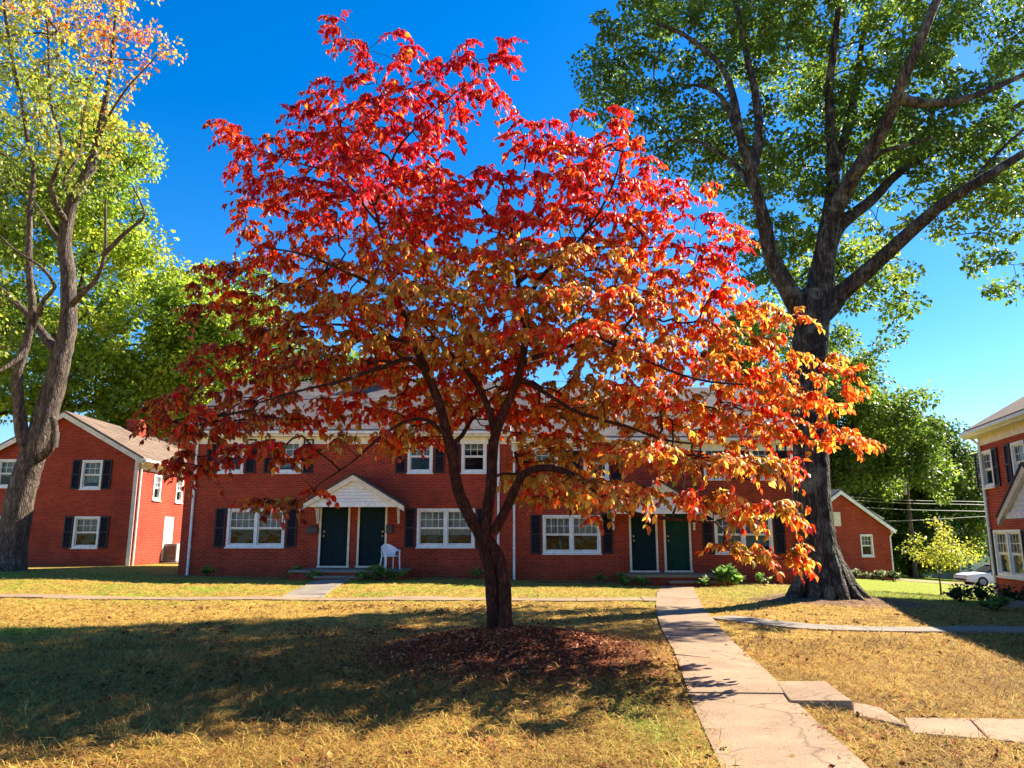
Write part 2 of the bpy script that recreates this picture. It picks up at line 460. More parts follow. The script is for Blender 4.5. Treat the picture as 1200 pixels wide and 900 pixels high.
# ------------------------------------------------------------------ dry grass, needles, mulch chips, fallen leaves
def blades(name, n, ymin, ymax, lmin, lmax, w, half, power=1.0, greenish=False):
    y = ymin + (ymax - ymin) * RNG.random(n) ** power
    x = (RNG.random(n) * 2 - 1) * (half * y + 1.2)
    g, m, s = fields(x, y)
    keep = off_path(x, y, .09) & (RNG.random(n) > np.clip(m * 1.15 - .15, 0, .97)) & (RNG.random(n) > np.clip(s - .1, 0, .9)) & (y < 26.7)
    x, y, g = x[keep], y[keep], g[keep]; n = len(x)
    pn = np.stack([x, y, 0 * x], -1)
    patch = np.clip(.5 + .3 * smooth_noise(pn, 2.2, 77) + .28 * smooth_noise(pn, 5.5, 78), 0, 1)
    ln = lmin + (lmax - lmin) * RNG.random(n) ** 1.5
    az = RNG.random(n) * 2 * math.pi
    el = np.abs(RNG.normal(.14, .20, n)) + .30 * (RNG.random(n) < (.22 if name != 'pine_needles' else .0)) + .25 * np.clip(g - .4, 0, 1)
    d = np.stack([np.cos(az) * np.cos(el), np.sin(az) * np.cos(el), np.sin(el)], -1)
    sd = np.stack([-np.sin(az), np.cos(az), np.zeros(n)], -1)
    b = np.stack([x, y, gz(x, y) + .004], -1)
    mid = b + d * ln[:, None] * .55 + np.array([0, 0, .012]); tip = b + d * ln[:, None]; tip[:, 2] -= ln * .12 * (el > .3); tip[:, 2] = np.maximum(tip[:, 2], b[:, 2] - .005)
    mid = mid + sd * (RNG.normal(0, .12, n) * ln)[:, None]
    W = w * (.6 + .8 * RNG.random(n))[:, None]
    V = np.stack([b - sd * W * .5, b + sd * W * .5, mid + sd * W * .5, mid - sd * W * .5, tip], 1)
    o = np.arange(n)[:, None] * 5
    pal = np.array([(.53, .315, .065), (.68, .46, .115), (.40, .195, .040), (.22, .088, .026), (.60, .42, .08), (.50, .23, .045)])
    c = pal[RNG.integers(0, len(pal), n)] * (.66 + .5 * RNG.random(n))[:, None] * (.62 + .52 * patch)[:, None]
    gp = np.array([(.14, .2, .02), (.29, .36, .035), (.40, .40, .06), (.20, .27, .03)])
    isg = (name != 'pine_needles') & (RNG.random(n) < np.clip(g * 1.05 + .12 * patch - .02, 0, .92))
    c = np.where(isg[:, None], gp[RNG.integers(0, 4, n)] * (.8 + .4 * RNG.random(n))[:, None], c)
    tag(mesh_np(name, V, [o + np.array([0, 1, 2, 3]), o + np.array([3, 2, 4])], M['blade'], col=np.repeat(c, 5, 0)), 'matted straw coloured dry grass and pine needles covering the front lawn', 'grass', kind='stuff')
blades('dry_grass', 170000, 4.6, 12.5, .06, .22, .0048, .72, 1.25)
blades('pine_needles', 15000, 4.7, 11, .14, .32, .0055, .72, 1.2)
blades('lawn_grass', 90000, 11.5, 26.6, .06, .16, .010, .74, 1.15)

def flat_bits(name, x, y, size, pal, label, cat, lift=.01, asp=.4, tilt=.35, mat=None):
    n = len(x); az = RNG.random(n) * 6.283; t = RNG.normal(0, tilt, n); t2 = RNG.normal(0, tilt, n)
    d = np.stack([np.cos(az) * np.cos(t), np.sin(az) * np.cos(t), np.sin(t)], -1)
    s = np.stack([-np.sin(az) * np.cos(t2), np.cos(az) * np.cos(t2), np.sin(t2)], -1)
    L_ = (size * (.5 + RNG.random(n)))[:, None]
    b = np.stack([x, y, gz(x, y) + lift * (.4 + RNG.random(n))], -1)
    V = np.stack([b - d * L_ * .5, b - s * L_ * asp * .5, b + d * L_ * .5, b + s * L_ * asp * .5 + np.array([0, 0, .006])], 1)
    c = np.array(pal)[RNG.integers(0, len(pal), n)] * (.6 + .7 * RNG.random(n))[:, None]
    o = np.arange(n)[:, None] * 4
    return tag(mesh_np(name, V, [o + np.array([0, 1, 2]), o + np.array([0, 2, 3])], mat or M['chip'], smooth=False, col=np.repeat(c, 4, 0)), label, cat, kind='stuff')
n = 16000
r = np.abs(RNG.normal(0, .62, n)); a = RNG.random(n) * 6.283
flat_bits('mulch_chips', TREE[0] + .15 + r * np.cos(a) * 2.0, TREE[1] - .5 + r * np.sin(a) * 2.0, .055,
          [(.26, .07, .03), (.17, .045, .02), (.36, .12, .05), (.11, .03, .016), (.46, .24, .12)], 'dark red brown wood mulch heaped round the red tree trunk', 'mulch', .02)
n = 26000
y = 4.8 + 13 * RNG.random(n) ** 1.2; x = RNG.normal(-.9, 3.6, n)
k = (off_path(x, y, .3) | (RNG.random(n) < .12)) & (smooth_noise(np.stack([x, y, 0 * x], -1), 1.8, 55) + .6 * smooth_noise(np.stack([x, y, 0 * x], -1), 6, 56) > RNG.normal(.45, .35, n))
flat_bits('fallen_leaves', x[k], y[k], .07, [(.24, .05, .02), (.36, .13, .035), (.15, .05, .025), (.42, .22, .07), (.10, .045, .025), (.20, .09, .035)], 'scattered dry red and brown leaves fallen on the lawn', 'leaves', .022, .55)

# ------------------------------------------------------------------ building kit (local frame: x along the front, y into the house, z up)
def wall_panel(mb, W, z0, z1, holes, tr, depth=.14):
    xs = sorted({0, W} | {h[0] for h in holes} | {h[1] for h in holes}); zs = sorted({z0, z1} | {h[2] for h in holes} | {h[3] for h in holes})
    for i in range(len(xs) - 1):
        for j in range(len(zs) - 1):
            cx = (xs[i] + xs[i+1]) / 2; cz = (zs[j] + zs[j+1]) / 2
            if any(h[0] < cx < h[1] and h[2] < cz < h[3] for h in holes): continue
            mb.quad(*[tr(*p) for p in ((xs[i], 0, zs[j]), (xs[i+1], 0, zs[j]), (xs[i+1], 0, zs[j+1]), (xs[i], 0, zs[j+1]))])
    for a, b, c, d in holes:
        for p, q in (((a, c), (b, c)), ((b, c), (b, d)), ((b, d), (a, d)), ((a, d), (a, c))):
            mb.quad(tr(p[0], 0, p[1]), tr(q[0], 0, q[1]), tr(q[0], depth, q[1]), tr(p[0], depth, p[1]))

def shell(parent, x0, y0, W, D, H, zb, ridge, rise, front=(), right=(), mat=None):
    mb = MB()
    wall_panel(mb, W, zb, H, front, lambda x, y, z: (x0 + x, y0 + y, z))
    wall_panel(mb, D, zb, H, right, lambda x, y, z: (x0 + W - y, y0 + x, z))
    wall_panel(mb, W, zb, H, (), lambda x, y, z: (x0 + W - x, y0 + D - y, z))
    wall_panel(mb, D, zb, H, (), lambda x, y, z: (x0 + y, y0 + D - x, z))
    if ridge == 'x':
        for x in (x0, x0 + W): mb.quad((x, y0, H), (x, y0 + D, H), (x, y0 + D/2, H + rise))
    else:
        for y in (y0, y0 + D): mb.quad((x0, y, H), (x0 + W, y, H), (x0 + W/2, y, H + rise))
    return mb.build('wall', mat or M['brick'], parent)

def roof(parent, x0, y0, W, D, H, ridge, rise, mat, oh=.38, gab=.25, t=.09, trim='white', frieze=True):
    sw = (lambda a, b, z: (b, a, z)) if ridge == 'x' else (lambda a, b, z: (a, b, z))
    A0, AW = (y0, D) if ridge == 'x' else (x0, W); B0, BW = (x0, W) if ridge == 'x' else (y0, D)
    sl = rise / (AW / 2); e = .035
    def sec(off, th, cut=0):
        a = [(A0 - oh + cut, H - (oh - cut) * sl + e + off), (A0 + AW/2, H + rise + e + off), (A0 + AW + oh - cut, H - (oh - cut) * sl + e + off)]
        return a + [(p[0], p[1] + th) for p in a[::-1]]
    mb = MB(); pts = sec(.06, t)
    for half in ((0, 1, 4, 5), (1, 2, 3, 4)):
        mb.prism([sw(pts[i][0], B0 - gab, pts[i][1]) for i in half], sw(0, BW + 2*gab, 0))
    r = mb.build('roof', mat, parent)
    # boxed eaves with gutter, frieze under them
    ze = H - oh * sl + e
    for s in (-1, 1):
        mb = MB(); a_in = A0 if s < 0 else A0 + AW; a_out = a_in + s * oh
        lo, hi = sorted((a_in + s * .004, a_out))
        q = [sw(lo, B0 - gab + .01, ze - .10), sw(hi, B0 - gab + .01, ze - .10), sw(hi, B0 - gab + .01, ze + .055 if s > 0 else H + e), sw(lo, B0 - gab + .01, H + e if s > 0 else ze + .055)]
        mb.prism(q, sw(0, BW + 2*gab - .02, 0))
        mb.build('eave_soffit', M[trim], parent)
    for s in (-1, 1):
        mb = MB(); a = A0 - oh if s < 0 else A0 + AW + oh
        lo, hi = sorted((a + s * .003, a + s * .11))
        pr = [(lo, ze - .06), (hi, ze - .02), (hi, ze + .07), (lo, ze + .07)] if s > 0 else [(lo, ze - .02), (hi, ze - .06), (hi, ze + .07), (lo, ze + .07)]
        mb.prism([sw(p[0], B0 - gab, p[1]) for p in pr], sw(0, BW + 2*gab, 0))
        mb.build('gutter', M['white'], parent)
    if frieze:
        for s in (-1, 1):
            mb = MB(); a = A0 if s < 0 else A0 + AW
            lo, hi = sorted((a + s * .003, a + s * .035))
            mb.prism([sw(lo, B0, ze - .34), sw(hi, B0, ze - .34), sw(hi, B0, ze - .103), sw(lo, B0, ze - .103)], sw(0, BW, 0))
            mb.build('frieze_board', M[trim], parent)
    for b, d in ((B0 - gab - .03, .027), (B0 + BW + gab + .003, .027)):
        p = sec(-.16, .22); mb = MB()      # rake boards
        for half in ((0, 1, 4, 5), (1, 2, 3, 4)):
            mb.prism([sw(p[i][0], b, p[i][1]) for i in half], sw(0, d, 0))
        mb.build('rake_board', M[trim], parent)
    return r

CACHE = {}
def window(parent, x, z, w, h, double=False, side=None, curtain='curtain', cfrac=.5, y=0.0):
    """origin bottom left of the opening; side=True turns it to face +x"""
    key = (round(w, 2), round(h, 2), double, curtain, cfrac)
    if key in CACHE:
        o = copy_part(CACHE[key], parent, None)
    else:
        mb = MB(); f = .065
        def rect(x0, x1, z0, z1, t, ya, yb, m):
            m.box(x0, x0 + t, ya, yb, z0, z1); m.box(x1 - t, x1, ya, yb, z0, z1)
            m.box(x0 + t, x1 - t, ya, yb, z0, z0 + t); m.box(x0 + t, x1 - t, ya, yb, z1 - t, z1)
        rect(-.02, w + .02, 0, h + .03, f + .02, -.03, .10, mb)
        bays = [(f, w - f)]
        if double:
            mb.box(w/2 - .05, w/2 + .05, -.028, .10, f + .02, h + .01 - f); bays = [(f, w/2 - .05), (w/2 + .05, w - f)]
        o = mb.build('window', M['white'], parent)
        sb = MB(); pane = MB(); mun = MB(); zm = h * .5
        for a, b in bays:
            rect(a + .002, b - .002, f + .022, zm, .035, .045, .085, sb); rect(a + .002, b - .002, zm + .002, h - f + .008, .035, .02, .06, sb)
            pane.quad((a + .03, .066, f + .05), (b - .03, .066, f + .05), (b - .03, .066, zm - .03), (a + .03, .066, zm - .03))
            pane.quad((a + .03, .042, zm + .03), (b - .03, .042, zm + .03), (b - .03, .042, h - f - .02), (a + .03, .042, h - f - .02))
            nb = 3 if not double else 4
            for zz0, zz1, yy in ((zm + .037, h - f - .028, .026),):
                for i in range(1, nb):
                    xx = a + (b - a) * i / nb; mun.box(xx - .008, xx + .008, yy, yy + .012, zz0, zz1)
                zc = (zz0 + zz1) / 2; mun.box(a + .038, b - .038, yy - .001, yy + .011, zc - .008, zc + .008)
        sb.build('sash', M['white'], o); pane.build('pane', M['glass'], o); mun.build('muntin', M['white'], o)
        cb = MB(); k = 40; z0 = f + (h - 2*f) * (1 - cfrac); z1 = h - f
        for a, b in bays:
            for i in range(k):
                u0 = a + (b - a) * i / k; u1 = a + (b - a) * (i + 1) / k
                y0 = .20 + .018 * math.sin(i * 1.1); y1 = .20 + .018 * math.sin((i + 1) * 1.1)
                cb.quad((u0, y0, z0), (u1, y1, z0), (u1, y1, z1), (u0, y0, z1))
        cb.build('curtain', M[curtain], o, smooth=True)
        MB().box(-.05, w + .05, -.075, .0, -.05, -.003).build('sill', M['white'], o, bevel=.008)
        CACHE[key] = o
    if side is None: o.location = (x, y, z); o.rotation_euler = (0, 0, 0)
    else: o.location = (side, x, z); o.rotation_euler = (0, 0, math.pi / 2)
    return o

def shutter(parent, x, z, w, h, y=0.0):
    key = ('s', round(w, 2), round(h, 2))
    if key in CACHE: o = copy_part(CACHE[key], parent, None)
    else:
        mb = MB(); t = .055
        mb.box(0, t, -.05, -.004, 0, h); mb.box(w - t, w, -.05, -.004, 0, h)
        for z0, z1 in ((0, t), (h/2 - t/2, h/2 + t/2), (h - t, h)): mb.box(t, w - t, -.05, -.004, z0, z1)
        for za, zb in ((t, h/2 - t/2), (h/2 + t/2, h - t)):
            k = int((zb - za) / .06)
            for i in range(k):
                zc = za + (zb - za) * (i + .5) / k
                mb.prism([(t, -.012, zc + .03), (t, -.042, zc - .025), (t, -.034, zc - .03), (t, -.006, zc + .025)], (w - 2*t, 0, 0))
        o = mb.build('shutter', M['shutter'], parent); CACHE[key] = o
    o.location = (x, y, z)
    return o

def door(parent, x, z, w, h, mat, y=0.0, hinge=1):
    f = MB(); t = .07
    f.box(-t, 0, -.03, .12, 0, h + t); f.box(w, w + t, -.03, .12, 0, h + t); f.box(0, w, -.03, .12, h, h + t)
    o = f.build('door_frame', M['cream'], parent, loc=(x, y, z))
    d = MB(); d.box(.004, w - .004, .06, .105, .03, h - .004)
    for a, b in ((.12, w/2 - .05), (w/2 + .05, w - .12)):
        for c, e in ((.22, .82), (.95, 1.48), (1.60, h - .16)):
            d.box(a, b, .05, .0595, c, e); d.box(a + .04, b - .04, .042, .0495, c + .05, e - .05)
    lf = d.build('door', mat, parent, loc=(x, y, z))
    kb = MB(); xx = .09 if hinge > 0 else w - .09
    kb.tube([(xx, .06, 1.0), (xx, .03, 1.0), (xx, -.0, 1.0), (xx, -.012, 1.0)], [.014, .012, .032, .02], 10)
    kb.build('door_handle', M['brass'], lf)
    MB().box(xx - .03, xx + .03, .052, .0585, 1.12, 1.18).build('deadbolt', M['brass'], lf)
    MB().box(-t - .02, w + t + .02, -.07, .13, -.06, -.002).build('threshold', M['cream'], parent, loc=(x, y, z))

def pediment_porch(parent, x0, x1, z0, zap, y_out, roofmat, y_wall=0.0):
    """small gable hood on brackets: siding face, rake boards, roof"""
    cx = (x0 + x1) / 2; w = (x1 - x0) / 2; rise = zap - z0; bh = .16
    mb = MB(); nb = 7; zb = z0 + bh
    for i in range(nb):
        za = zb + (zap - .06 - zb) * i / nb; zc = zb + (zap - .06 - zb) * (i + 1) / nb
        wa = w * .94 * (1 - (za - z0) / rise); wc = max(.01, w * .94 * (1 - (zc - z0) / rise))
        mb.prism([(cx - wa, y_out + .06, za), (cx + wa, y_out + .06, za), (cx + wc, y_out + .045, zc - .004), (cx - wc, y_out + .045, zc - .004)], (0, .05, 0))
        mb.prism([(cx - wa, y_out + .036, za), (cx + wa, y_out + .036, za), (cx + wa, y_out + .059, za + .05), (cx - wa, y_out + .059, za + .05)], (0, .004, 0))
    mb.build('pediment_siding', M['white'], parent)
    MB().box(x0 + .16, x1 - .16, y_out + .02, y_out + .16, z0, z0 + bh - .004).box(x0 + .16, x0 + .30, y_out + .163, y_wall - .003, z0, z0 + bh - .01).box(x1 - .30, x1 - .16, y_out + .163, y_wall - .003, z0, z0 + bh - .01).build('porch_beam', M['white'], parent)
    MB().box(x0 + .31, x1 - .31, y_out + .165, y_wall - .005, z0 + .08, z0 + .10).build('porch_ceiling', M['white'], parent)
    t = .11; ov = .12
    for s in (-1, 1):
        e = Vector((cx + s * (w + ov), 0, z0 - rise / w * ov + .10)); a = Vector((cx, 0, zap + .10))
        up = Vector((0, 0, .05))
        mb = MB().prism([(e.x, y_out - .10, e.z), (a.x, y_out - .10, a.z), (a.x, y_out - .10, a.z + .06), (e.x, y_out - .10, e.z + .06)], (0, y_wall - .004 - y_out + .10, 0))
        mb.build('porch_roof', roofmat, parent)
        mb = MB().prism([(e.x, y_out - .07, e.z - .17), (a.x, y_out - .07, a.z - .19), (a.x, y_out - .07, a.z - .005), (e.x, y_out - .07, e.z - .005)], (0, .10, 0))
        mb.build('porch_rake', M['cream'], parent)
        bx = x0 + .22 if s < 0 else x1 - .22
        mb = MB().box(bx - .035, bx + .035, y_wall - .075, y_wall - .003, z0 - .52, z0 - .003)
        mb.prism([(bx - .03, y_wall - .078, z0 - .48), (bx - .03, y_wall - .078, z0 - .38), (bx - .02, y_wall - .34, z0 - .003), (bx - .02, y_wall - .42, z0 - .003)], (.04, 0, 0))
        mb.build('bracket', M['white'], parent)

def downspout(parent, x, z0, z1, y=-.06, side=None):
    pts = [(x, y - .33, z1 + .02), (x, y - .30, z1 - .10), (x, y, z1 - .40), (x, y, z0 + .12), (x, y - .06, z0 + .04), (x, y - .22, z0)]
    mb = MB().tube(pts, .045, 8)
    for zz in (z0 + 1.0, z0 + 3.0): mb.box(x - .06, x + .06, y + .03, y + .055, zz, zz + .03)
    return mb.build('downspout', M['white'], parent)

# ------------------------------------------------------------------ main red brick apartment house
HY = 27.0
Hx = lambda px, py=600: P(px, py, HY).x
Hz = lambda py, px=500: P(px, py, HY).z
X0 = Hx(214, 600); X1 = Hx(934, 600); XM = Hx(594, 600); ZG = .25
main = thing('apartment_house', 'long two storey red brick house with two white gabled door hoods behind the red tree', 'house', (X0, HY, ZG))
lx = lambda px, py: Hx(px, py) - X0
lz = lambda py: Hz(py) - ZG
def sec_windows(items, eave_shift=0):
    holes = []
    for (a, b, t, m, dbl) in items:
        x0 = lx(a, (t + m) / 2); x1 = lx(b, (t + m) / 2); holes.append((x0, x1, lz(m), lz(t), dbl))
    return holes
UP_T, UP_B, LO_T, LO_B = 516, 554, 597, 641
SH = 7.5
left_items = [(256.5, 286.5, UP_T, UP_B, 0), (324, 353.5, UP_T, UP_B, 0), (479, 506, UP_T, UP_B, 0), (542, 569, UP_T, UP_B, 0),
              (262, 338, LO_T, LO_B, 1), (487.5, 557.5, LO_T, LO_B, 1)]
right_items = [(626, 652.5, UP_T + SH, UP_B + SH, 0), (685.5, 711.5, UP_T + SH, UP_B + SH, 0), (826, 852, UP_T + SH, UP_B + SH, 0), (880.5, 907, UP_T + SH, UP_B + SH, 0),
               (636, 704, LO_T + SH, LO_B + SH, 1), (839, 904, LO_T + SH, LO_B + SH, 1)]
# regular sizes for like windows
def regular(holes):
    out = []
    for (a, b, c, d, dbl) in holes:
        w = 1.96 if dbl else .84; m = (a + b) / 2; out.append((m - w/2, m + w/2, c, d, dbl))
    return out
LH = regular(sec_windows(left_items)); RH = regular(sec_windows(right_items))
D_H = 2.03
doors_L = [(lx(376, 630), lx(376, 630) + .92), (lx(421, 630), lx(421, 630) + .88)]
doors_R = [(lx(740, 635), lx(740, 635) + .84), (lx(780.5, 635), lx(780.5, 635) + .80)]
zdL = lz(663); zdR = lz(668.5)
XMl = XM - X0; W = X1 - X0; DEP = 8.0
H1 = lz(503) ; H2 = H1 - .24; RISE = 2.35
shell(main, 0, 0, XMl - .004, DEP, H1, -.6, 'x', RISE, [h[:4] for h in LH] + [(a, b, zdL, zdL + D_H) for a, b in doors_L])
shell(main, XMl + .004, .02, W - XMl, DEP - .04, H2, -.7, 'x', RISE, [h[:4] for h in RH] + [(a - 0, b, zdR, zdR + D_H) for a, b in [(a - XMl * 0, b) for a, b in doors_R]] if False else
      [(h[0] - XMl - .004, h[1] - XMl - .004, h[2], h[3]) for h in RH] + [(a - XMl - .004, b - XMl - .004, zdR, zdR + D_H) for a, b in doors_R])
roof(main, 0, 0, XMl, DEP, H1, 'x', RISE, M['roof'], gab=.12)
roof(main, XMl + .16, .02, W - XMl - .16, DEP - .04, H2, 'x', RISE, M['roof'], gab=.03)
for k, hs in ((0, LH), (.02, RH)):
    for i, (a, b, c, d, dbl) in enumerate(hs):
        window(main, a, c, b - a, d - c, bool(dbl), cfrac=(.52, .86, .5, .3, .55, .7)[(i + (2 if k else 0)) % 6], y=k)
        for xx in (a - .08 - .36, b + .08): shutter(main, xx, c - .02, .36, d - c + .06, y=k)
for (a, b) in doors_L: door(main, a, zdL, b - a, D_H, M['door'], hinge=1 if a == doors_L[0][0] else -1)
for i, (a, b) in enumerate(doors_R): door(main, a, zdR, b - a, D_H, M['door'] if i == 0 else M['door_green'], y=.02)
def hood(cxpx, zoff, yw):
    YO = 25.8
    a = P(cxpx - 57, 592 + zoff, YO).x - X0; b = P(cxpx + 57, 592 + zoff, YO).x - X0
    pediment_porch(main, a, b, P(413, 594 + zoff, YO).z - ZG, P(413, 560 + zoff, YO).z - ZG, YO - HY, M['roof_dark'], yw)
hood(412.5, 0, 0.0); hood(773, 8, .02)
def stoop(x0, x1, s0, s1, ztop, mat):
    MB().box(x0, x1, -1.75, -.004, ztop - .08, ztop).build('porch_slab', mat, main, bevel=.012)
    MB().box(x0 + .05, x1 - .05, -1.70, -.006, -.5, ztop - .083).build('porch_base', M['brick'], main)
    MB().box(s0, s1, -2.10, -1.753, ztop - .24, ztop - .165).build('step', mat, main, bevel=.012)
    MB().box(s0 + .04, s1 - .04, -2.06, -1.756, -.5, ztop - .243).build('step_base', M['brick'], main)
stoop(lx(355, 668), lx(482, 668), lx(385, 668), lx(440, 668), zdL - .075, M['conc_grey'])
stoop(lx(722, 675), lx(846, 675), lx(770, 675), lx(826, 675), zdR - .075, M['conc'])
MB().box(lx(600, 600) - .52, lx(600, 600) - .05, -.0, .0, 0, 0) if False else None
downspout(main, lx(226, 600), .02, H1 - .1); downspout(main, lx(584, 600), .25, H1 - .1); downspout(main, lx(602.5, 600), -.02, H2 - .1); downspout(main, lx(931, 600), -.1, H2 - .1)
MB().box(lx(360, 622), lx(360, 622) + .38, -.16, -.004, lz(625), lz(618)).box(lx(360, 622) + .05, lx(360, 622) + .33, -.12, -.01, lz(617.6), lz(616)).build('mailbox', M['metal'], main, bevel=.01)
MB().box(lx(453, 622), lx(453, 622) + .22, -.13, -.004, lz(625), lz(615)).box(lx(453, 622) + .02, lx(453, 622) + .2, -.15, -.131, lz(619), lz(615.5)).build('mailbox', M['metal'], main, bevel=.01)
cz = H1 + RISE
ch = MB().box(XMl*.53, XMl*.53 + 1.0, DEP/2 - .45, DEP/2 + .45, H1 + 1.2, cz + .62).build('chimney', M['brick'], main)
MB().box(XMl*.53 - .07, XMl*.53 + 1.07, DEP/2 - .52, DEP/2 + .52, cz + .623, cz + .74).build('chimney_cap', M['conc_grey'], ch)

# ------------------------------------------------------------------ brick house on the left, gable end to the camera
LY = 33.0
a = P(-25, 600, LY).x; b = P(157, 600, LY).x
lh = thing('brick_house', 'red brick house with its gable end to the lawn and a sunlit side wall', 'house', (a, LY, .22))
W2 = b - a
qx = lambda px, py: P(px, py, LY).x - a
qz = lambda py: P(100, py, LY).z - .22
H3 = qz(536.5); RI = qz(487) - H3
def gw(p0, p1, t, m): return (qx(p0, (t+m)/2), qx(p1, (t+m)/2), qz(m), qz(t))
LW = [gw(96, 119, 540, 573), gw(86.5, 115.5, 606, 642), gw(-2, 22, 539, 571), gw(-8, 20, 606, 642)]
D2 = 12.0
def side_y(px, py):
    u = (450 - py) / F; fw = CP - u * SP
    return b / ((px - 600) / F / fw)
def sy(px): return side_y(px, 600) - LY
SWn = [(sy(177), sy(177) + .7, qz(541) - 1.55, qz(541) - .45), (sy(204), sy(204) + .7, qz(541) - 1.55, qz(541) - .45)]
sd = (sy(193.5), sy(193.5) + .95, .32, 2.32)
shell(lh, 0, 0, W2, D2, H3, -.6, 'y', RI, LW, SWn + [sd])
roof(lh, 0, 0, W2, D2, H3, 'y', RI, M['roof_brown'], oh=.32, trim='cream')
for i, (p, q, c, d) in enumerate(LW):
    window(lh, p, c, q - p, d - c, False, cfrac=(.8, .45, .6, .5)[i])
    for xx in (p - .42, q + .05): shutter(lh, xx, c - .02, .37, d - c + .05)
for (p, q, c, d) in SWn: window(lh, p, c, q - p, d - c, False, side=W2)
o = MB().box(0, .95, -.02, .05, 0, 2.0).box(.12, .83, -.028, -.021, .9, 1.85).build('side_door', M['white'], lh, loc=(W2, sd[0], sd[2])); o.rotation_euler = (0, 0, math.pi/2)
MB().box(.003, 1.2, sd[0] - .2, sd[1] + .2, -.5, .26).build('step', M['conc_grey'], lh, loc=(W2, 0, 0), bevel=.015)
mb = MB().box(-.05, .42, -.04, -.004, -.05, .62)
for i in range(8): mb.prism([(.02, -.045, .03 + i*.07), (.35, -.045, .03 + i*.07), (.35, -.075, .0 + i*.07), (.02, -.075, .0 + i*.07)], (0, .004, .012))
mb.build('attic_vent', M['cream'], lh, loc=(qx(59, 510), 0, qz(523)))
o = downspout(lh, 0, 0.02, H3 - .05); o.location = (W2, .18, 0); o.rotation_euler = (0, 0, math.pi/2)
MB().box(W2 - .14, W2 + .025, -.025, -.004, -.3, H3 - .1).build('corner_board', M['cream'], lh)
cy = 5.2; cxx = P(160, 500, LY + cy).x - a
ch = MB().box(cxx - .32, cxx + .32, cy - .35, cy + .35, H3 - .5, P(160, 495, LY + cy).z - .22).build('chimney', M['brick'], lh)
zt = P(160, 495, LY + cy).z - .22
MB().box(cxx - .37, cxx + .37, cy - .4, cy + .4, zt + .003, zt + .1).build('chimney_cap', M['brick'], ch)

# ------------------------------------------------------------------ brick house on the right, front to the court
ang = R(-102.5); rx = Vector((math.cos(ang), math.sin(ang), 0)); ry = Vector((-rx.y, rx.x, 0))
c0 = Vector((14.35, 23.5, -.30))
rh = thing('brick_house', 'red brick house at the right edge with black shutters and brown roof', 'house', c0, ang)
def rloc(px, py, off=0.0):
    u = (450 - py) / F; fw = CP - u * SP
    d = Vector(((px - 600) / F, fw, SP + u * CP)); o = Vector((0, 0, EYE)); q = c0 + ry * off
    t = (q - o).dot(ry) / d.dot(ry); p = o + d * t - c0
    return p.dot(rx), p.z
def rwin(p0, p1, t, m):
    x0 = rloc(p0, (t+m)/2)[0]; x1 = rloc(p1, (t+m)/2)[0]
    return x0, x1, rloc((p0+p1)/2, m)[1], rloc((p0+p1)/2, t)[1]
w1 = rwin(1151.5, 1167.5, 528, 571); w3 = rwin(1168, 1199, 622, 676)
H4 = rloc(1137, 526)[1] + .50
w1 = (w1[0], w1[0] + .84, w1[2], w1[3]); w2 = (w1[1] + .84 + .62, w1[1] + .84 + .62 + .84, w1[2], w1[3]); w3 = (w3[0], w3[0] + 1.9, w3[2], w3[3])
more = [(9.2, 10.04, w1[2], w1[3]), (12.0, 12.84, w1[2], w1[3]), (10.4, 12.3, w3[2], w3[3])]
dr = [(5.0, 5.92), (6.3, 7.22)]
W4 = 15.0
shell(rh, 0, 0, W4, 8, H4, -1.2, 'x', 2.3, [w1, w2, w3] + more + [(p, q, .55, 2.58) for p, q in dr])
roof(rh, 0, 0, W4, 8, H4, 'x', 2.3, M['roof_brown'], oh=.36, gab=.22, trim='cream')
for w_ in (w1, w2, more[0], more[1]):
    window(rh, w_[0], w_[2], w_[1] - w_[0], w_[3] - w_[2], False, curtain='curtain', cfrac=.5)
    for xx in (w_[0] - .46, w_[1] + .08): shutter(rh, xx, w_[2] - .02, .38, w_[3] - w_[2] + .05)
for w_ in (w3, more[2]):
    window(rh, w_[0], w_[2], w_[1] - w_[0], w_[3] - w_[2], True, curtain='curtain_warm', cfrac=.97)
    for xx in (w_[0] - .46, w_[1] + .08): shutter(rh, xx, w_[2] - .02, .38, w_[3] - w_[2] + .05)
for p, q in dr: door(rh, p, .55, q - p, 2.03, M['door'])
pl = rloc(1174, 606, -1.2)
pediment_porch(rh, pl[0], pl[0] + 3.5, pl[1] - .05, pl[1] + 1.05, -1.2, M['roof_dark'])
MB().box(4.2, 8.1, -1.7, -.004, -.6, .48).build('porch_slab', M['conc_grey'], rh, bevel=.015)
MB().box(5.2, 7.2, -2.05, -1.703, -.6, .26).build('step', M['conc_grey'], rh, bevel=.015)
downspout(rh, .14, .05, H4 - .08)

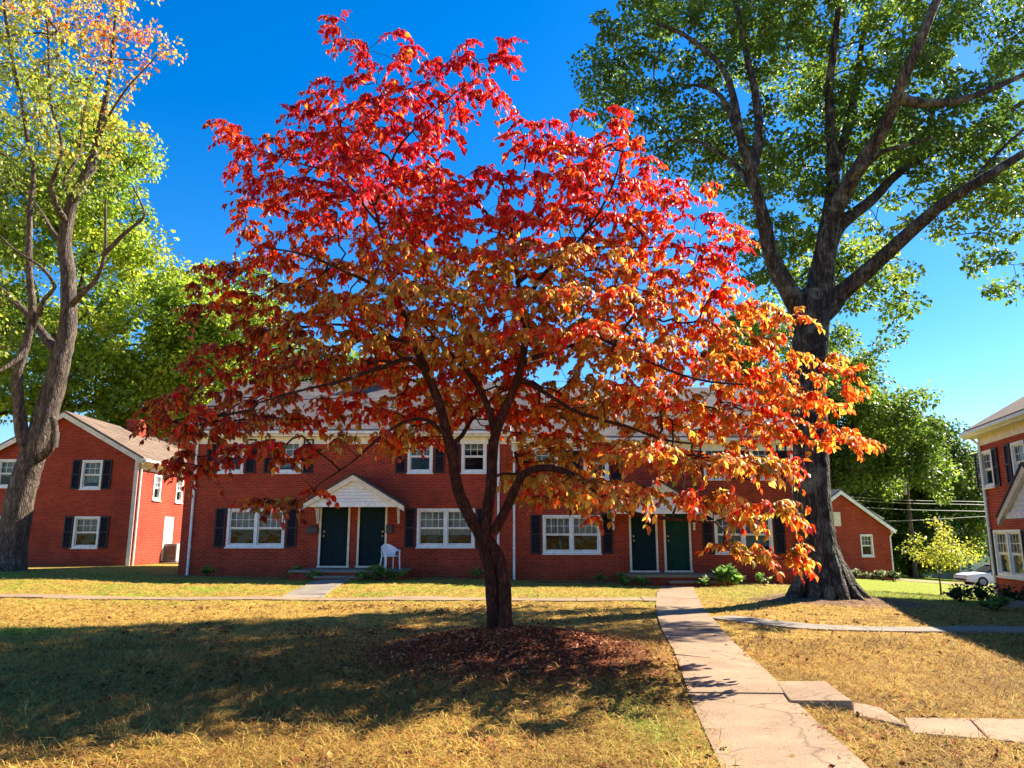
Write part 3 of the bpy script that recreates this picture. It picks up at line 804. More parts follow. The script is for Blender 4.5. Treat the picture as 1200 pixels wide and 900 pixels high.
# ------------------------------------------------------------------ small brick house, far right, and white houses behind it
th = R(14)
sc = P(1003, 673, 46); base = Vector((P(922, 672, 46).x, 44.6, -.85))
sh = thing('brick_cottage', 'small one storey red brick house with white gable trim beyond the oak', 'house', base, th)
WS = 6.5; HS = 2.95; RS = 2.1
sw_ = (4.45, 5.25, 1.62 - .25, 2.85 - .25)
shell(sh, 0, 0, WS, 9, HS, -.8, 'y', RS, [sw_])
roof(sh, 0, 0, WS, 9, HS, 'y', RS, M['roof'], oh=.25, gab=.18, trim='white', frieze=False)
window(sh, sw_[0], sw_[2], .8, sw_[3] - sw_[2], False)
MB().box(WS/2 - .5, WS/2 - .05, -.05, -.004, 3.1, 3.9).build('attic_vent', M['cream'], sh)
downspout(sh, WS - .06, .2, HS - .05)
def white_house(px, top, bot, Y, w, d, rz, label):
    p = P(px, bot, Y); z = float(gz(p.x, Y)) - .3; h = P(px, top, Y).z - z
    t = thing('white_house', label, 'house', (p.x, Y, z), rz)
    hole = [(w*.55, w*.55 + .9, h*.55, h*.55 + 1.3)]
    shell(t, 0, 0, w, d, h, -1, 'y', w * .28, hole, mat=M['white'])
    roof(t, 0, 0, w, d, h, 'y', w * .28, M['roof'], oh=.25, gab=.2)
    window(t, hole[0][0], hole[0][2], .9, 1.3, False)
white_house(995, 606, 660, 62, 2.8, 8, R(6), 'pale upper storey of a white house behind the small brick house')
white_house(1127, 645, 690, 70, 6.0, 9, R(-8), 'white house half hidden behind the yellow sapling and brick corner')

# ------------------------------------------------------------------ trees
def unit(v): return v / (np.linalg.norm(v, axis=-1, keepdims=True) + 1e-9)

LEAF = {
 'ovate': (np.array([(0,0,0),(.25,.24,.13),(.28,0,0),(.25,-.24,.13),(.58,.29,.09),(.62,0,-.07),(.58,-.29,.09),(1,0,-.26)]),
           [np.array([(0,2,1),(0,3,2),(4,5,7),(5,6,7)]), np.array([(1,2,5,4),(2,3,6,5)])]),
 'small': (np.array([(0,0,0),(.45,.36,.08),(1,0,-.08),(.45,-.36,.08),(.5,0,0)]),
           [np.array([(0,4,1),(0,3,4),(1,4,2),(4,3,2)])]),
 'bit': (np.array([(0,0,0),(.45,.4,.1),(1,0,-.05),(.5,-.4,.06)]), [np.array([(0,2,1),(0,3,2)])]),
}
def leaves(name, base, axis_, nrm, size, col, mat, parent, kind='small'):
    T, Fs = LEAF[kind]
    s = unit(np.cross(nrm, axis_)); n2 = np.cross(axis_, s)
    L_ = size[:, None, None]
    V = base[:, None] + L_ * (T[None, :, 0:1] * axis_[:, None] + T[None, :, 1:2] * s[:, None] + T[None, :, 2:3] * n2[:, None])
    k = len(T); o = (np.arange(len(base)) * k)
    F_ = [(f[None] + o[:, None, None]).reshape(-1, f.shape[1]) for f in Fs]
    return mesh_np(name, V, F_, mat, parent, col=np.repeat(col, k, 0))

class Skel:
    """tree skeleton: hand laid limbs, then branches grown out to leaf clusters"""
    def __init__(s): s.p = []; s.par = []; s.r = []; s.tubes = []; s.isl = []
    def limb(s, pts, radii, step=.25, wig=.02, n=10, jit=.03, root=None):
        q = catmull(np.column_stack([np.array([tuple(p) for p in pts]), radii]), step)
        pts, rad = q[:, :3].copy(), q[:, 3]
        if wig:
            w = RNG.standard_normal(pts.shape); 
            for _ in range(2): w[1:-1] = (w[:-2] + w[1:-1] + w[2:]) / 3
            w[0] = 0; pts += w * wig
        prev = -1
        if len(s.p):
            d = np.linalg.norm(np.array(s.p) - pts[0], axis=1); prev = int(d.argmin())
        for p, r in zip(pts, rad):
            s.p.append(p); s.par.append(prev); s.r.append(r); s.isl.append(True); prev = len(s.p) - 1
        s.tubes.append((pts, rad, n, jit))
    def grow(s, targets, step=.3, up=.35, sag=.0, rtip=.006, expo=2.3, minr_src=0):
        P_ = np.array(s.p); base_n = len(P_)
        src_ok = np.array([r > minr_src for r in s.r])
        d0 = np.array([np.linalg.norm(P_ - t, axis=1).min() for t in targets])
        arr = np.zeros((base_n + len(targets) * 60, 3)); arr[:base_n] = P_; cnt = base_n
        tips = {}; outd = {}
        pen_r = np.ones(len(arr)); 
        for ti in np.argsort(d0):
            t = targets[ti]
            v = t - arr[:cnt]; d = np.linalg.norm(v, axis=1)
            cost = d * (1 + .6 * np.clip(-v[:, 2] / (d + 1e-6), 0, 1))
            j = int(cost.argmin()); a = arr[j]; dd = d[j]
            pj = s.par[j]; dirn = unit(a - arr[pj]) if pj >= 0 else np.array([0, 0, 1.])
            c1 = a + dd * .4 * unit(dirn * .6 + unit(t - a) + np.array([0, 0, up])); c2 = t - dd * .3 * unit((t - a) * np.array([1, 1, .35 - sag]) + 1e-6)
            k = max(2, int(dd / step) + 1); prev = j
            pts = []
            for u in np.linspace(0, 1, k + 1)[1:]:
                q = (1-u)**3 * a + 3*(1-u)**2*u * c1 + 3*(1-u)*u*u * c2 + u**3 * t
                if u < 1: q = q + RNG.standard_normal(3) * .05 * min(1, dd)
                arr[cnt] = q; s.p.append(q); s.par.append(prev); s.r.append(0); s.isl.append(False); prev = cnt; cnt += 1
            tips[ti] = prev; outd[ti] = unit(t - c2)
        # pipe model radii
        acc = np.zeros(cnt)
        for ti, k in tips.items(): acc[k] += rtip ** expo
        for k in range(cnt - 1, -1, -1):
            if acc[k] == 0: acc[k] = rtip ** expo
            if s.par[k] >= 0 and not s.isl[k]: acc[s.par[k]] += acc[k]
        rr = acc ** (1 / expo)
        # chains
        ch = {}
        for k in range(base_n, cnt): ch.setdefault(s.par[k], []).append(k)
        seen = set()
        for k in range(base_n, cnt):
            if k in seen: continue
            chain = [s.par[k]]; c = k
            while True:
                chain.append(c); seen.add(c)
                nx_ = [q for q in ch.get(c, []) if q not in seen]
                if not nx_: break
                c = max(nx_, key=lambda q: rr[q])
            pts = np.array([s.p[i] for i in chain]); rad = rr[chain].copy()
            rad[0] = min(rr[chain[1]] * 1.25, max(s.r[chain[0]], rr[chain[1]]))
            s.tubes.append((pts, rad, 7 if rad[0] > .03 else (5 if rad[0] > .012 else 4), .0))
        return outd
    def build(s, name, mat, parent, which=None, extra=()):
        Vs, Fs, o = [], [], 0
        for pts, rad, n, jit in list(s.tubes) + list(extra):
            V, Q_ = tube_np(pts, rad, n, jit); Vs.append(V); Fs.append(Q_ + o); o += len(V)
        return mesh_np(name, np.vstack(Vs), np.vstack(Fs), mat, parent)

def poisson(cands, r, nmax):
    out = []
    arr = np.zeros((nmax, 3)); c = 0
    for p in cands:
        if c and (np.linalg.norm(arr[:c] - p, axis=1) < r).any(): continue
        arr[c] = p; c += 1
        if c >= nmax: break
    return arr[:c]

def in_poly(x, y, poly):
    ins = np.zeros(len(x), bool); px, py = zip(*poly); n = len(px); j = n - 1
    for i in range(n):
        c = ((py[i] > y) != (py[j] > y)) & (x < (px[j] - px[i]) * (y - py[i]) / (py[j] - py[i] + 1e-9) + px[i])
        ins ^= c; j = i
    return ins
def edge_d(x, y, poly): return dist_poly(x, y, list(poly) + [poly[0]])

def clump_leaves(cl, per, rad, size, pal_fn, flat=.75, droop=.3, hang=0.0):
    """loose leaf clumps round each cluster centre"""
    n = len(cl) * per
    c = np.repeat(cl, per, 0)
    d = unit(RNG.standard_normal((n, 3))); rr = RNG.random(n) ** .45
    rc = np.repeat(rad * (.65 + .7 * RNG.random(len(cl))), per)
    off = d * (rr * rc)[:, None]; off[:, 2] *= flat
    off[:, 2] -= hang * RNG.random(n)
    b = c + off
    ax = unit(d * .8 + RNG.standard_normal((n, 3)) * .6 + np.array([0, 0, -droop]))
    nr = unit(RNG.standard_normal((n, 3)) * .55 + d * .35 + np.array([0, 0, .8]))
    sz = size * (.65 + .6 * RNG.random(n))
    col = pal_fn(b, np.repeat(np.arange(len(cl)), per))
    return b, ax, nr, sz, col

def pal_pick(pal, n, w=None): return np.array(pal)[RNG.choice(len(pal), n, p=w)]

# ---- the red dogwood ------------------------------------------------------------
dog = thing('dogwood_tree', 'red and orange autumn dogwood with dark forked trunk on a mulch mound', 'tree', (0, 0, 0))
TY = TREE[1]; sk = Skel()
def D(px, py, dy=0.0): return P(px, py, TY + dy)
zb = float(gz(*TREE)) - .08
b0 = D(585, 724)
sk.limb([Vector((b0.x - .10, TY + .05, zb - .15)), Vector((b0.x - .075, TY + .04, zb + .12)), D(575, 672), D(564, 632), D(549, 603, -.05), D(535, 570, -.1), D(531, 540, -.15), D(525, 512, -.2), D(516, 476, -.25), D(502, 440, -.35), D(487, 405, -.5), D(470, 360, -.6), D(452, 300, -.7), D(436, 230, -.8)],
        [.165, .100, .086, .086, .084, .080, .076, .073, .069, .060, .050, .038, .026, .014], .12, .010, 16, .05)
sk.limb([Vector((b0.x + .10, TY - .02, zb - .15)), Vector((b0.x + .085, TY - .03, zb + .12)), D(590, 674), D(582, 650), D(569, 628), D(571, 602, .03), D(576, 570, .06), D(577, 540, .1), D(582, 506, .12), D(595, 472, .15), D(608, 440, .2), D(615, 404, .25), D(613, 372, .3), D(606, 320, .35), D(598, 262, .4), D(585, 200, .45)],
        [.175, .104, .092, .092, .090, .082, .076, .073, .069, .066, .060, .052, .044, .034, .024, .014], .12, .010, 16, .05)
def br(pts, r0, r1, wig=.015, n=9): sk.limb(pts, list(np.linspace(r0 * .84, r1, len(pts))), .15, wig, n, .04)
br([D(578, 624), D(594, 596, -.1), D(607, 566, -.3), D(620, 552, -.5), D(648, 549, -.8), D(680, 561, -1.1), D(704, 579, -1.35), D(740, 601, -1.6), D(772, 606, -1.8), D(820, 610, -2.0)], .085, .016)
br([D(580, 510, .1), D(571, 476, .2), D(558, 450, .35), D(540, 428, .6), D(520, 408, .9), D(495, 380, 1.3), D(460, 345, 1.6)], .065, .014)
br([D(610, 446, .2), D(624, 452, .1), D(642, 463, -.2), D(672, 480, -.6), D(708, 492, -.9), D(758, 508, -1.2), D(810, 520, -1.5)], .05, .012)
br([D(614, 424, .2), D(628, 418, .4), D(648, 411, .8), D(680, 402, 1.2), D(706, 404, 1.6), D(748, 424, 2.0), D(800, 440, 2.3)], .055, .012)
br([D(612, 390, .3), D(630, 391, 0), D(662, 392, -.4), D(700, 396, -.8), D(740, 414, -1.2), D(800, 440, -1.6), D(870, 452, -1.9)], .045, .012)
br([D(526, 516, -.2), D(520, 508, -.3), D(508, 496, -.5), D(494, 491, -.7), D(472, 495, -1.0), D(446, 512, -1.3), D(420, 536, -1.5), D(398, 552, -1.6)], .042, .010)
br([D(528, 524, -.1), D(541, 511, .2), D(552, 492, .5), D(566, 478, .9), D(584, 462, 1.3), D(620, 440, 1.8)], .045, .012)
br([D(505, 445, -.3), D(482, 421, -.8), D(452, 430, -1.2), D(422, 440, -1.6), D(396, 448, -1.9), D(350, 458, -2.2), D(300, 470, -2.3)], .05, .010)
br([D(496, 424, -.4), D(480, 404, .2), D(440, 392, .8), D(390, 380, 1.4), D(330, 392, 2.0), D(270, 430, 2.3)], .045, .010)
br([D(478, 380, -.55), D(455, 345, -1.0), D(410, 320, -1.4), D(360, 300, -1.7), D(310, 290, -1.8)], .04, .009)
br([D(612, 360, .3), D(640, 320, -.3), D(680, 280, -.8), D(712, 230, -1.0), D(730, 180, -1.0)], .045, .009)
br([D(608, 330, .35), D(650, 300, .9), D(700, 290, 1.4), D(760, 290, 1.7), D(820, 290, 1.6)], .042, .009)
br([D(444, 262, -.75), D(400, 210, -.5), D(350, 190, -.2), D(300, 175, 0)], .026, .007)
br([D(440, 240, -.8), D(470, 170, -.9), D(520, 120, -1.0), D(560, 90, -1.1)], .024, .006)
br([D(600, 280, .4), D(560, 240, .2), D(520, 200, -.2), D(480, 150, -.4), D(440, 95, -.6)], .026, .006)

DOG = [(395,28),(415,42),(470,50),(512,66),(545,62),(597,57),(592,88),(568,120),(540,152),(528,178),(560,192),(590,214),(604,170),(596,148),(640,132),(690,130),(742,134),(762,160),(772,205),(800,222),(832,232),(818,262),(868,262),(872,285),(845,300),(872,345),(884,362),(940,376),(918,402),(962,425),(1002,440),(985,462),(1002,520),(970,538),(932,512),(938,560),(940,612),(915,622),(926,644),(884,650),(848,626),(815,600),(770,582),(742,580),(700,602),(665,575),(640,585),(605,572),(596,545),(640,520),(600,498),(560,486),(520,495),(470,522),(440,500),(402,508),(388,545),(345,590),(295,588),(330,552),(296,530),(252,545),(222,560),(214,585),(205,520),(185,490),(190,462),(238,420),(262,385),(232,352),(240,318),(282,298),(318,278),(275,268),(298,240),(280,200),(262,150),(285,148),(308,182),(332,150),(352,120),(380,92),(420,108),(440,84),(405,60)]
nc = 26000
px = RNG.uniform(180, 1005, nc); py = RNG.uniform(25, 690, nc)
k = in_poly(px, py, DOG); px, py = px[k], py[k]
ed = edge_d(px, py, DOG)
dens = np.ones(len(px))
hole = (np.abs(px - 560) < 110) & (py > 400)                       # open heart of the tree, seen from below
dens[hole] = 1.0
dens[(py > 500) & (px > 590) & (px < 720)] = .55
dens[(py > 480) & (px < 480)] = .75
dens[(py < 175) & (px < 600)] = .8
dens[(py < 80)] = .55
dens[(py > 560) & (px > 700)] = .7
for hx, hy, hr in ((640, 432, 26), (700, 345, 14), (455, 452, 20), (318, 262, 18), (360, 465, 16), (575, 60, 12), (760, 330, 14), (560, 180, 22)):
    dens[np.hypot(px - hx, py - hy) < hr] = .0
k = RNG.random(len(px)) < dens; px, py, ed = px[k], py[k], ed[k]
hd = np.minimum(2.8, .25 + ed / 78 * 1.05)
hd = np.where(py < 230, np.minimum(hd, 1.5), hd)
tt = RNG.uniform(-1, 1, len(px)); tt = np.sign(tt) * np.abs(tt) ** .75
cen = np.where(py < 230, np.where(px < 600, -.6, -.2), 0.0)
hole = (np.abs(px - 570) < 130) & (py > 395)
tt = np.where(hole, np.abs(tt) * .85 + .15, tt)
low = (py > 540) & (px > 640); hd = np.where(low, np.minimum(hd, 1.0), hd); cen = np.where(low, -1.7, cen)
lowl = (py > 500) & (px < 460); hd = np.where(lowl, np.minimum(hd, .9), hd); cen = np.where(lowl, -1.4, cen)
DY = cen + tt * hd
DY = np.where(hole & (RNG.random(len(px)) < .8), RNG.uniform(.9, 3.3, len(px)), DY)
u = (450 - py) / F; fw = CP - u * SP; YY_ = TY + DY
cand = np.stack([(px - 600) / F / fw * YY_, YY_, EYE + (SP + u * CP) / fw * YY_], -1)
tier = .62; zc = cand[:, 2] + .16 * np.hypot(cand[:, 0] - TREE[0], cand[:, 1] - TY)      # flat layered sprays, drooping outward
snap = np.round(zc / tier) * tier
cand[:, 2] += (snap - zc) * .6
ex = RNG.random(len(cand)); 
boost = np.exp(-(((px - 830) / 45)**2 + ((py - 310) / 50)**2)) + np.exp(-(((px - 690) / 80)**2 + ((py - 175) / 40)**2))
cl = poisson(cand[np.argsort(ex - boost)], .315, 2100)
def topx(p):
    z = p[:, 2] - EYE; w = p[:, 1] * CP + z * SP; h = -p[:, 1] * SP + z * CP
    return 600 + F * p[:, 0] / w, 450 - F * h / w
X_, Y_ = None, None
def topx(p):
    z = p[:, 2] - EYE; w = p[:, 1] * CP + z * SP; h = -p[:, 1] * SP + z * CP
    return 600 + F * p[:, 0] / w, 450 - F * h / w
X_, Y_ = topx(cl)
back = (cl[:, 1] > TY + .5) & ~((np.abs(X_ - 570) < 135) & (Y_ > 390))
cl = cl[~back | (RNG.random(len(cl)) < .62)]
tips_ = [D(a_, b_, c_) for a_, b_, c_ in ((400, 34, -.8), (428, 50, -.8), (588, 68, -1), (546, 68, -1), (274, 148, 0), (300, 170, .1), (862, 270, 1.2), (845, 292, 1.3), (992, 440, -1.9), (994, 515, -1.8), (925, 646, -1.9), (198, 470, -1.5), (215, 540, -1.4))]
cl = cl[(smooth_noise(cl, 2.6, 91) > -1.0) | (RNG.random(len(cl)) < .35)]
cl = np.vstack([cl, np.array([tuple(t) for t in tips_])])
outd = sk.grow(cl, .18, .25, .25, .0042, 2.25)
# twigs and leaves
B, AX, NR, SZ, KI = [], [], [], [], []
tw = []
for i, c in enumerate(cl):
    o = outd[i].copy(); o[2] *= .5
    rad = np.array([c[0] - TREE[0], c[1] - TY, 0]); rad /= np.linalg.norm(rad) + 1e-6
    for q in range(4):
        d = unit(o * .5 + rad * .35 + RNG.standard_normal(3) * np.array([.7, .7, .28]))
        ln = RNG.uniform(.18, .38); m = 5
        s_ = np.linspace(0, 1, m)
        pts = c + d[None] * (s_ * ln)[:, None]; pts[:, 2] += .05 * np.sin(s_ * 3.1) - .11 * s_ ** 2
        tw.append((pts, np.linspace(.0038, .0016, m), 3, 0))
        nl = RNG.integers(12, 18)
        side = np.cross(d, [0, 0, 1]); side /= np.linalg.norm(side) + 1e-6
        for e in range(nl):
            uu = 1 - (e // 2) * .21 - RNG.random() * .05
            if uu < .05: uu = RNG.uniform(.1, 1)
            b = np.array([np.interp(uu, s_, pts[:, j]) for j in range(3)])
            sg = 1 if e % 2 else -1
            a = d * (.55 if e > 1 else .9) + side * sg * RNG.uniform(.3, .9) + np.array([0, 0, -RNG.uniform(.35, 1.45)]) + RNG.standard_normal(3) * .18
            B.append(b); AX.append(a); NR.append(np.array([0, 0, 1.0]) + rad * .7 + RNG.standard_normal(3) * .45); SZ.append(.050 + .074 * RNG.random() ** .8); KI.append(i)
B, AX, NR, SZ, KI = np.array(B), unit(np.array(AX)), unit(np.array(NR)), np.array(SZ), np.array(KI)
def dog_colour(p, ki):
    X, Y = topx(p); n = len(p)
    s1 = smooth_noise(p, 1.5, 3); s2 = smooth_noise(p, 3.2, 5)
    crim = np.array([(.46, .009, .013), (.34, .007, .011), (.54, .015, .020), (.20, .005, .008), (.48, .024, .009), (.60, .06, .06)])
    red = np.array([(.60, .035, .008), (.52, .018, .009), (.62, .08, .010), (.40, .02, .008), (.58, .13, .014), (.32, .03, .010)])
    org = np.array([(.54, .11, .012), (.56, .18, .02), (.50, .05, .010), (.62, .36, .05), (.50, .24, .03), (.58, .07, .010)])
    gold = np.array([(.54, .29, .035), (.44, .17, .02), (.33, .22, .03), (.60, .40, .07), (.42, .08, .012), (.24, .20, .028)])
    brick = np.array([(.28, .035, .014), (.34, .07, .018), (.22, .022, .012), (.38, .12, .025), (.30, .13, .03), (.17, .02, .012)])
    # weights by height in the crown and by side: the tips turned first, the heart is still gold; shaded left and sunlit low centre are painted in
    h = np.clip((330 - Y) / 130, 0, 1); right = np.clip((X - 640) / 180, 0, 1); left = np.clip((430 - X) / 150, 0, 1)
    wc = np.clip(h * 1.5 - .25 + .35 * s1, 0, 1) + 1.6 * np.exp(-(((X - 840) / 62)**2 + ((Y - 300) / 62)**2))
    wr = .46 + .40 * s2 + .8 * np.exp(-(((X - 540) / 120)**2 + ((Y - 480) / 60)**2)) + .35 * left + .30 * right - .0 * h + .25 * np.exp(-(((X - 600) / 250)**2 + ((Y - 250) / 80)**2))  # low centre reddened to paint in sun glowing through the back leaves
    wg = (1 - .7 * h) * np.clip(1.15 - np.abs(X - 590) / 300, 0, 1) * (.95 + .5 * s1) * np.clip((Y - 235) / 90, 0, 1) + .42 * right * (1 - h)
    wo = right * (1 - h) * (.85 + .6 * s2) + .14
    wb = left * (1 - .6 * h) * .75 + .20 + .15 * s1  # extra dark rust on the left paints in the crown's shaded side
    Wt = np.clip(np.stack([wc, wr, wo, wg, wb], -1), .015, 3) ** 1.12
    Wt = Wt[:]; Wt /= Wt.sum(1, keepdims=True); cum = Wt.cumsum(1)
    ur = np.clip(.55 * np.random.default_rng(4).random(ki.max() + 1)[ki] + .45 * RNG.random(n), 0, .999)
    z = (ur[:, None] > cum).sum(1).clip(0, 4)
    allp = np.stack([crim, red, org, gold, brick])
    return allp[z, RNG.integers(0, 6, n)] * (.78 + .44 * RNG.random(n))[:, None]
DC = dog_colour(B, KI)
sk.build('trunk', M['bark_dog'], dog, extra=tw)
leaves('crown', B, AX, NR, SZ, DC, M['leaf_dog'], dog, 'ovate')
print('dogwood leaves' , end=' ') or print('n', len(B), 'clusters', len(cl))

# ---- big oak ---------------------------------------------------------------------
oak = thing('oak_tree', 'tall green oak with thick dark trunk and spreading limbs', 'tree', (0, 0, 0))
OY = OAK[1]; sk = Skel()
def O(px, py, dy=0.0): return P(px, py, OY + dy)
zo = float(gz(*OAK))
bo = O(960, 600).x
sk.limb([Vector((bo + .02, OY, zo - .25)), Vector((bo + .02, OY, zo + .05)), O(962, 668), O(957, 635), O(953, 600), O(950, 540), O(949, 470), O(949, 410), O(951, 372), O(957, 345)],
        [.74, .60, .50, .45, .43, .41, .40, .42, .45, .40], .2, .015, 22, .025)
def ob(pts, r0, r1, n=12): sk.limb(pts, list(np.geomspace(r0, r1, len(pts))), .3, .03, n, .03)
for a_, l_ in ((195, 1.05), (255, .85), (305, .95), (345, 1.0), (30, .95), (150, .9), (230, .85), (280, .9)):
    d = Vector((math.cos(R(a_)), math.sin(R(a_)), 0)); c = Vector((bo, OY, 0))
    f = lambda t, h: Vector(((c + d * t).x, (c + d * t).y, float(gz((c + d * t).x, (c + d * t).y)) + h))
    sk.limb([f(.20, 1.1), f(.36, .55), f(.56, .20), f(l_, -.10)], [.18, .22, .19, .07], .15, .01, 10, .05)
ob([O(956, 365), O(964, 330), O(968, 290, -.2), O(976, 255, -.3), O(990, 225, -.6), O(1010, 190, -1), O(1035, 150, -1.4), O(1050, 110, -1.8), O(1072, 60, -2.1), O(1095, 10, -2.2), O(1118, -50, -2.0)], .34, .09, 14)
ob([O(958, 345), O(965, 300, .4), O(972, 250, .7), O(976, 200, .9), O(974, 150, 1.1), O(972, 100, 1.2), O(980, 40, 1.3), O(985, -40, 1.4)], .30, .08, 12)
ob([O(976, 200, .9), O(990, 160, 1.5), O(1003, 110, 2.0), O(1010, 50, 2.4), O(1020, -30, 2.6)], .2, .06, 10)
ob([O(948, 380), O(925, 340, -.2), O(905, 300, -.3), O(895, 255, -.5), O(882, 210, -.7), O(868, 160, -.8), O(858, 110, -.4), O(838, 70, 0), O(800, 40, .4), O(770, 30, .8)], .30, .05, 12)
ob([O(880, 205, -.7), O(890, 150, -.4), O(880, 90, 0), O(865, 20, .3), O(850, -60, .5)], .16, .05, 10)
ob([O(870, 165, -.8), O(845, 112, -.2), O(815, 100, .4), O(780, 100, .8)], .10, .03, 8)
ob([O(893, 235, -.5), O(870, 205, .1), O(848, 180, .6), O(815, 164, 1), O(780, 166, 1.3)], .11, .03, 8)
ob([O(960, 372), O(985, 345, -.2), O(1015, 320, -.6), O(1050, 285, -1.1), O(1085, 255, -1.6), O(1120, 230, -2.1), O(1160, 205, -2.4), O(1200, 180, -2.4), O(1240, 160, -2.2)], .26, .08, 12)
ob([O(966, 310, 0), O(985, 265, .5), O(1020, 235, 1), O(1050, 205, 1.5), O(1090, 180, 1.9), O(1150, 145, 2.3), O(1220, 110, 2.6)], .22, .06, 10)
ob([O(1052, 115, -1.8), O(1080, 122, -1.6), O(1120, 118, -1.5), O(1160, 105, -1.4), O(1210, 82, -1.2), O(1260, 50, -1)], .15, .05, 10)
ob([O(1000, 208, -.8), O(1030, 180, -1.6), O(1060, 172, -2.4), O(1095, 160, -3)], .10, .03, 8)
ob([O(1100, 243, -1.9), O(1130, 225, -1.2), O(1165, 185, -.6), O(1200, 150, 0)], .10, .03, 8)
OAKP = [(720,-60),(800,-95),(1100,-95),(1225,-20),(1250,80),(1240,300),(1200,325),(1185,358),(1150,330),(1120,290),(1085,262),(1050,290),(1078,340),(1050,395),(1015,385),(985,350),(1000,420),(980,440),(925,420),(890,400),(860,380),(850,320),(880,280),(850,235),(815,215),(770,190),(720,165),(682,120),(684,80),(700,40)]
nc = 24000
px = RNG.uniform(675, 1335, nc); py = RNG.uniform(-140, 445, nc)
k = in_poly(px, py, OAKP); px, py = px[k], py[k]; ed = edge_d(px, py, OAKP)
dens = np.full(len(px), .9)
dens[(py > 240) & (px > 890)] = .45
dens[py < -25] = .4
dens[px > 1205] = .4
for hx, hy, hr, v in ((800, 60, 26, .3), (860, 150, 20, .2), (905, 225, 32, .15), (930, 185, 20, .2), (1020, 250, 30, .1), (1060, 225, 26, .1), (1110, 190, 24, .15), (1130, 60, 34, .1), (1175, 20, 40, .1), (1140, 290, 40, .1), (920, 60, 18, .3), (1000, 60, 20, .3), (745, 120, 20, .3), (1040, 330, 34, .2), (1170, 250, 26, .2), (905, 320, 30, .25), (1130,140,18,.2)):
    dens[np.hypot(px - hx, py - hy) < hr] = v
k = RNG.random(len(px)) < dens; px, py, ed = px[k], py[k], ed[k]
hd = np.minimum(2.7, .5 + ed / 48 * 1.1)
DY = RNG.uniform(-1, 1, len(px)) * hd + np.where(px < 1060, 2.7, 1.5)
u = (450 - py) / F; fw = CP - u * SP; YY_ = OY + DY
cand = np.stack([(px - 600) / F / fw * YY_, YY_, EYE + (SP + u * CP) / fw * YY_], -1)
cl = poisson(cand, .66, 1000); cl = cl[smooth_noise(cl, 1.5, 93) > -.35][:640]
sk.grow(cl, .35, .3, .1, .007, 2.3)
def oakpal(b, ki):
    s = smooth_noise(b, 1.1, 8)
    pal = np.array([(.055, .105, .014), (.09, .155, .018), (.14, .21, .022), (.19, .26, .03), (.27, .28, .04)])
    c = pal[np.clip((s * 1.1 + 1.6 + RNG.normal(0, .8, len(b))).astype(int), 0, 4)]
    return c * (.75 + .5 * RNG.random(len(b)))[:, None]
sk.build('trunk', M['bark_oak'], oak)
b, ax, nr, sz, col = clump_leaves(cl, 115, .45, .145, oakpal, .7, .35)
leaves('crown', b, ax, nr, sz, col, M['leaf'], oak, 'small')
print('oak clusters', len(cl))

# ---- maple on the left -----------------------------------------------------------
mp = thing('maple_tree', 'leaning grey forked maple with thin yellow and orange leaves', 'tree', (0, 0, 0))
MY = 26.0; sk = Skel()
def A(px, py, dy=0.0): return P(px, py, MY + dy)
g0 = A(8, 660).x; zm = float(gz(g0, MY))
sk.limb([Vector((g0 - .1, MY, zm - .3)), Vector((g0 - .06, MY, zm + .1)), A(14, 630), A(22, 590), A(32, 555), A(45, 515), A(58, 470), A(70, 425), A(80, 380), A(80, 330), A(77, 280), A(84, 240), A(97, 210), A(110, 180), A(118, 140), A(128, 90), A(135, 40), A(140, -30)],
        [1.05, .72, .50, .44, .42, .39, .37, .33, .28, .25, .23, .20, .18, .14, .11, .085, .06, .04], .25, .03, 18, .03)
def mb_(pts, r0, r1, n=10): sk.limb(pts, list(np.geomspace(r0, r1, len(pts))), .3, .04, n, .03)
mb_([A(36, 545), A(28, 515, -.3), A(22, 480, -.5), A(20, 440, -.8), A(32, 400, -1), A(38, 360, -1.2), A(34, 300, -1.5), A(36, 240, -1.6), A(38, 190, -1.8), A(28, 130, -2), A(15, 70, -2.2), A(6, 10, -2.4), A(0, -50, -2.5)], .26, .04)
mb_([A(38, 540), A(58, 525, -.4), A(64, 505, -.6), A(61, 488, -.7)], .16, .10, 9)
mb_([A(72, 418), A(50, 390, .3), A(25, 360, .6), A(0, 338, .9), A(-40, 310, 1.2), A(-90, 280, 1.5)], .2, .05)
mb_([A(30, 410, -1), A(14, 425, -1.4), A(-15, 440, -1.9), A(-60, 440, -2.4)], .12, .04, 8)
mb_([A(38, 385, -1), A(52, 350, -1.4), A(64, 335, -1.7), A(46, 310, -1.9), A(22, 295, -2.2), A(0, 278, -2.4)], .10, .03, 8)
mb_([A(82, 360), A(95, 345, -.5), A(115, 325, -.9), A(123, 300, -1.1), A(124, 270, -1.3), A(122, 235, -1.4)], .12, .04, 8)
mb_([A(120, 300, -1.1), A(145, 275, -1.4), A(165, 258, -1.7), A(168, 245, -1.8), A(155, 220, -1.9)], .09, .025, 8)
mb_([A(78, 290), A(62, 270, .5), A(48, 250, .9), A(30, 225, 1.2), A(10, 190, 1.5)], .11, .03, 8)
mb_([A(80, 262), A(66, 240, -.6), A(60, 215, -.9), A(68, 195, -1.2), A(72, 165, -1.4), A(60, 120, -1.6), A(58, 60, -1.7), A(50, -10, -1.8)], .13, .03, 8)
mb_([A(86, 235), A(76, 215, .6), A(90, 185, .9), A(98, 140, 1.1), A(108, 95, 1.3), A(125, 70, 1.5), A(160, 70, 1.8)], .11, .025, 8)
mb_([A(112, 175), A(125, 140, -.6), A(145, 110, -1), A(165, 85, -1.3), A(185, 65, -1.5)], .07, .02, 7)
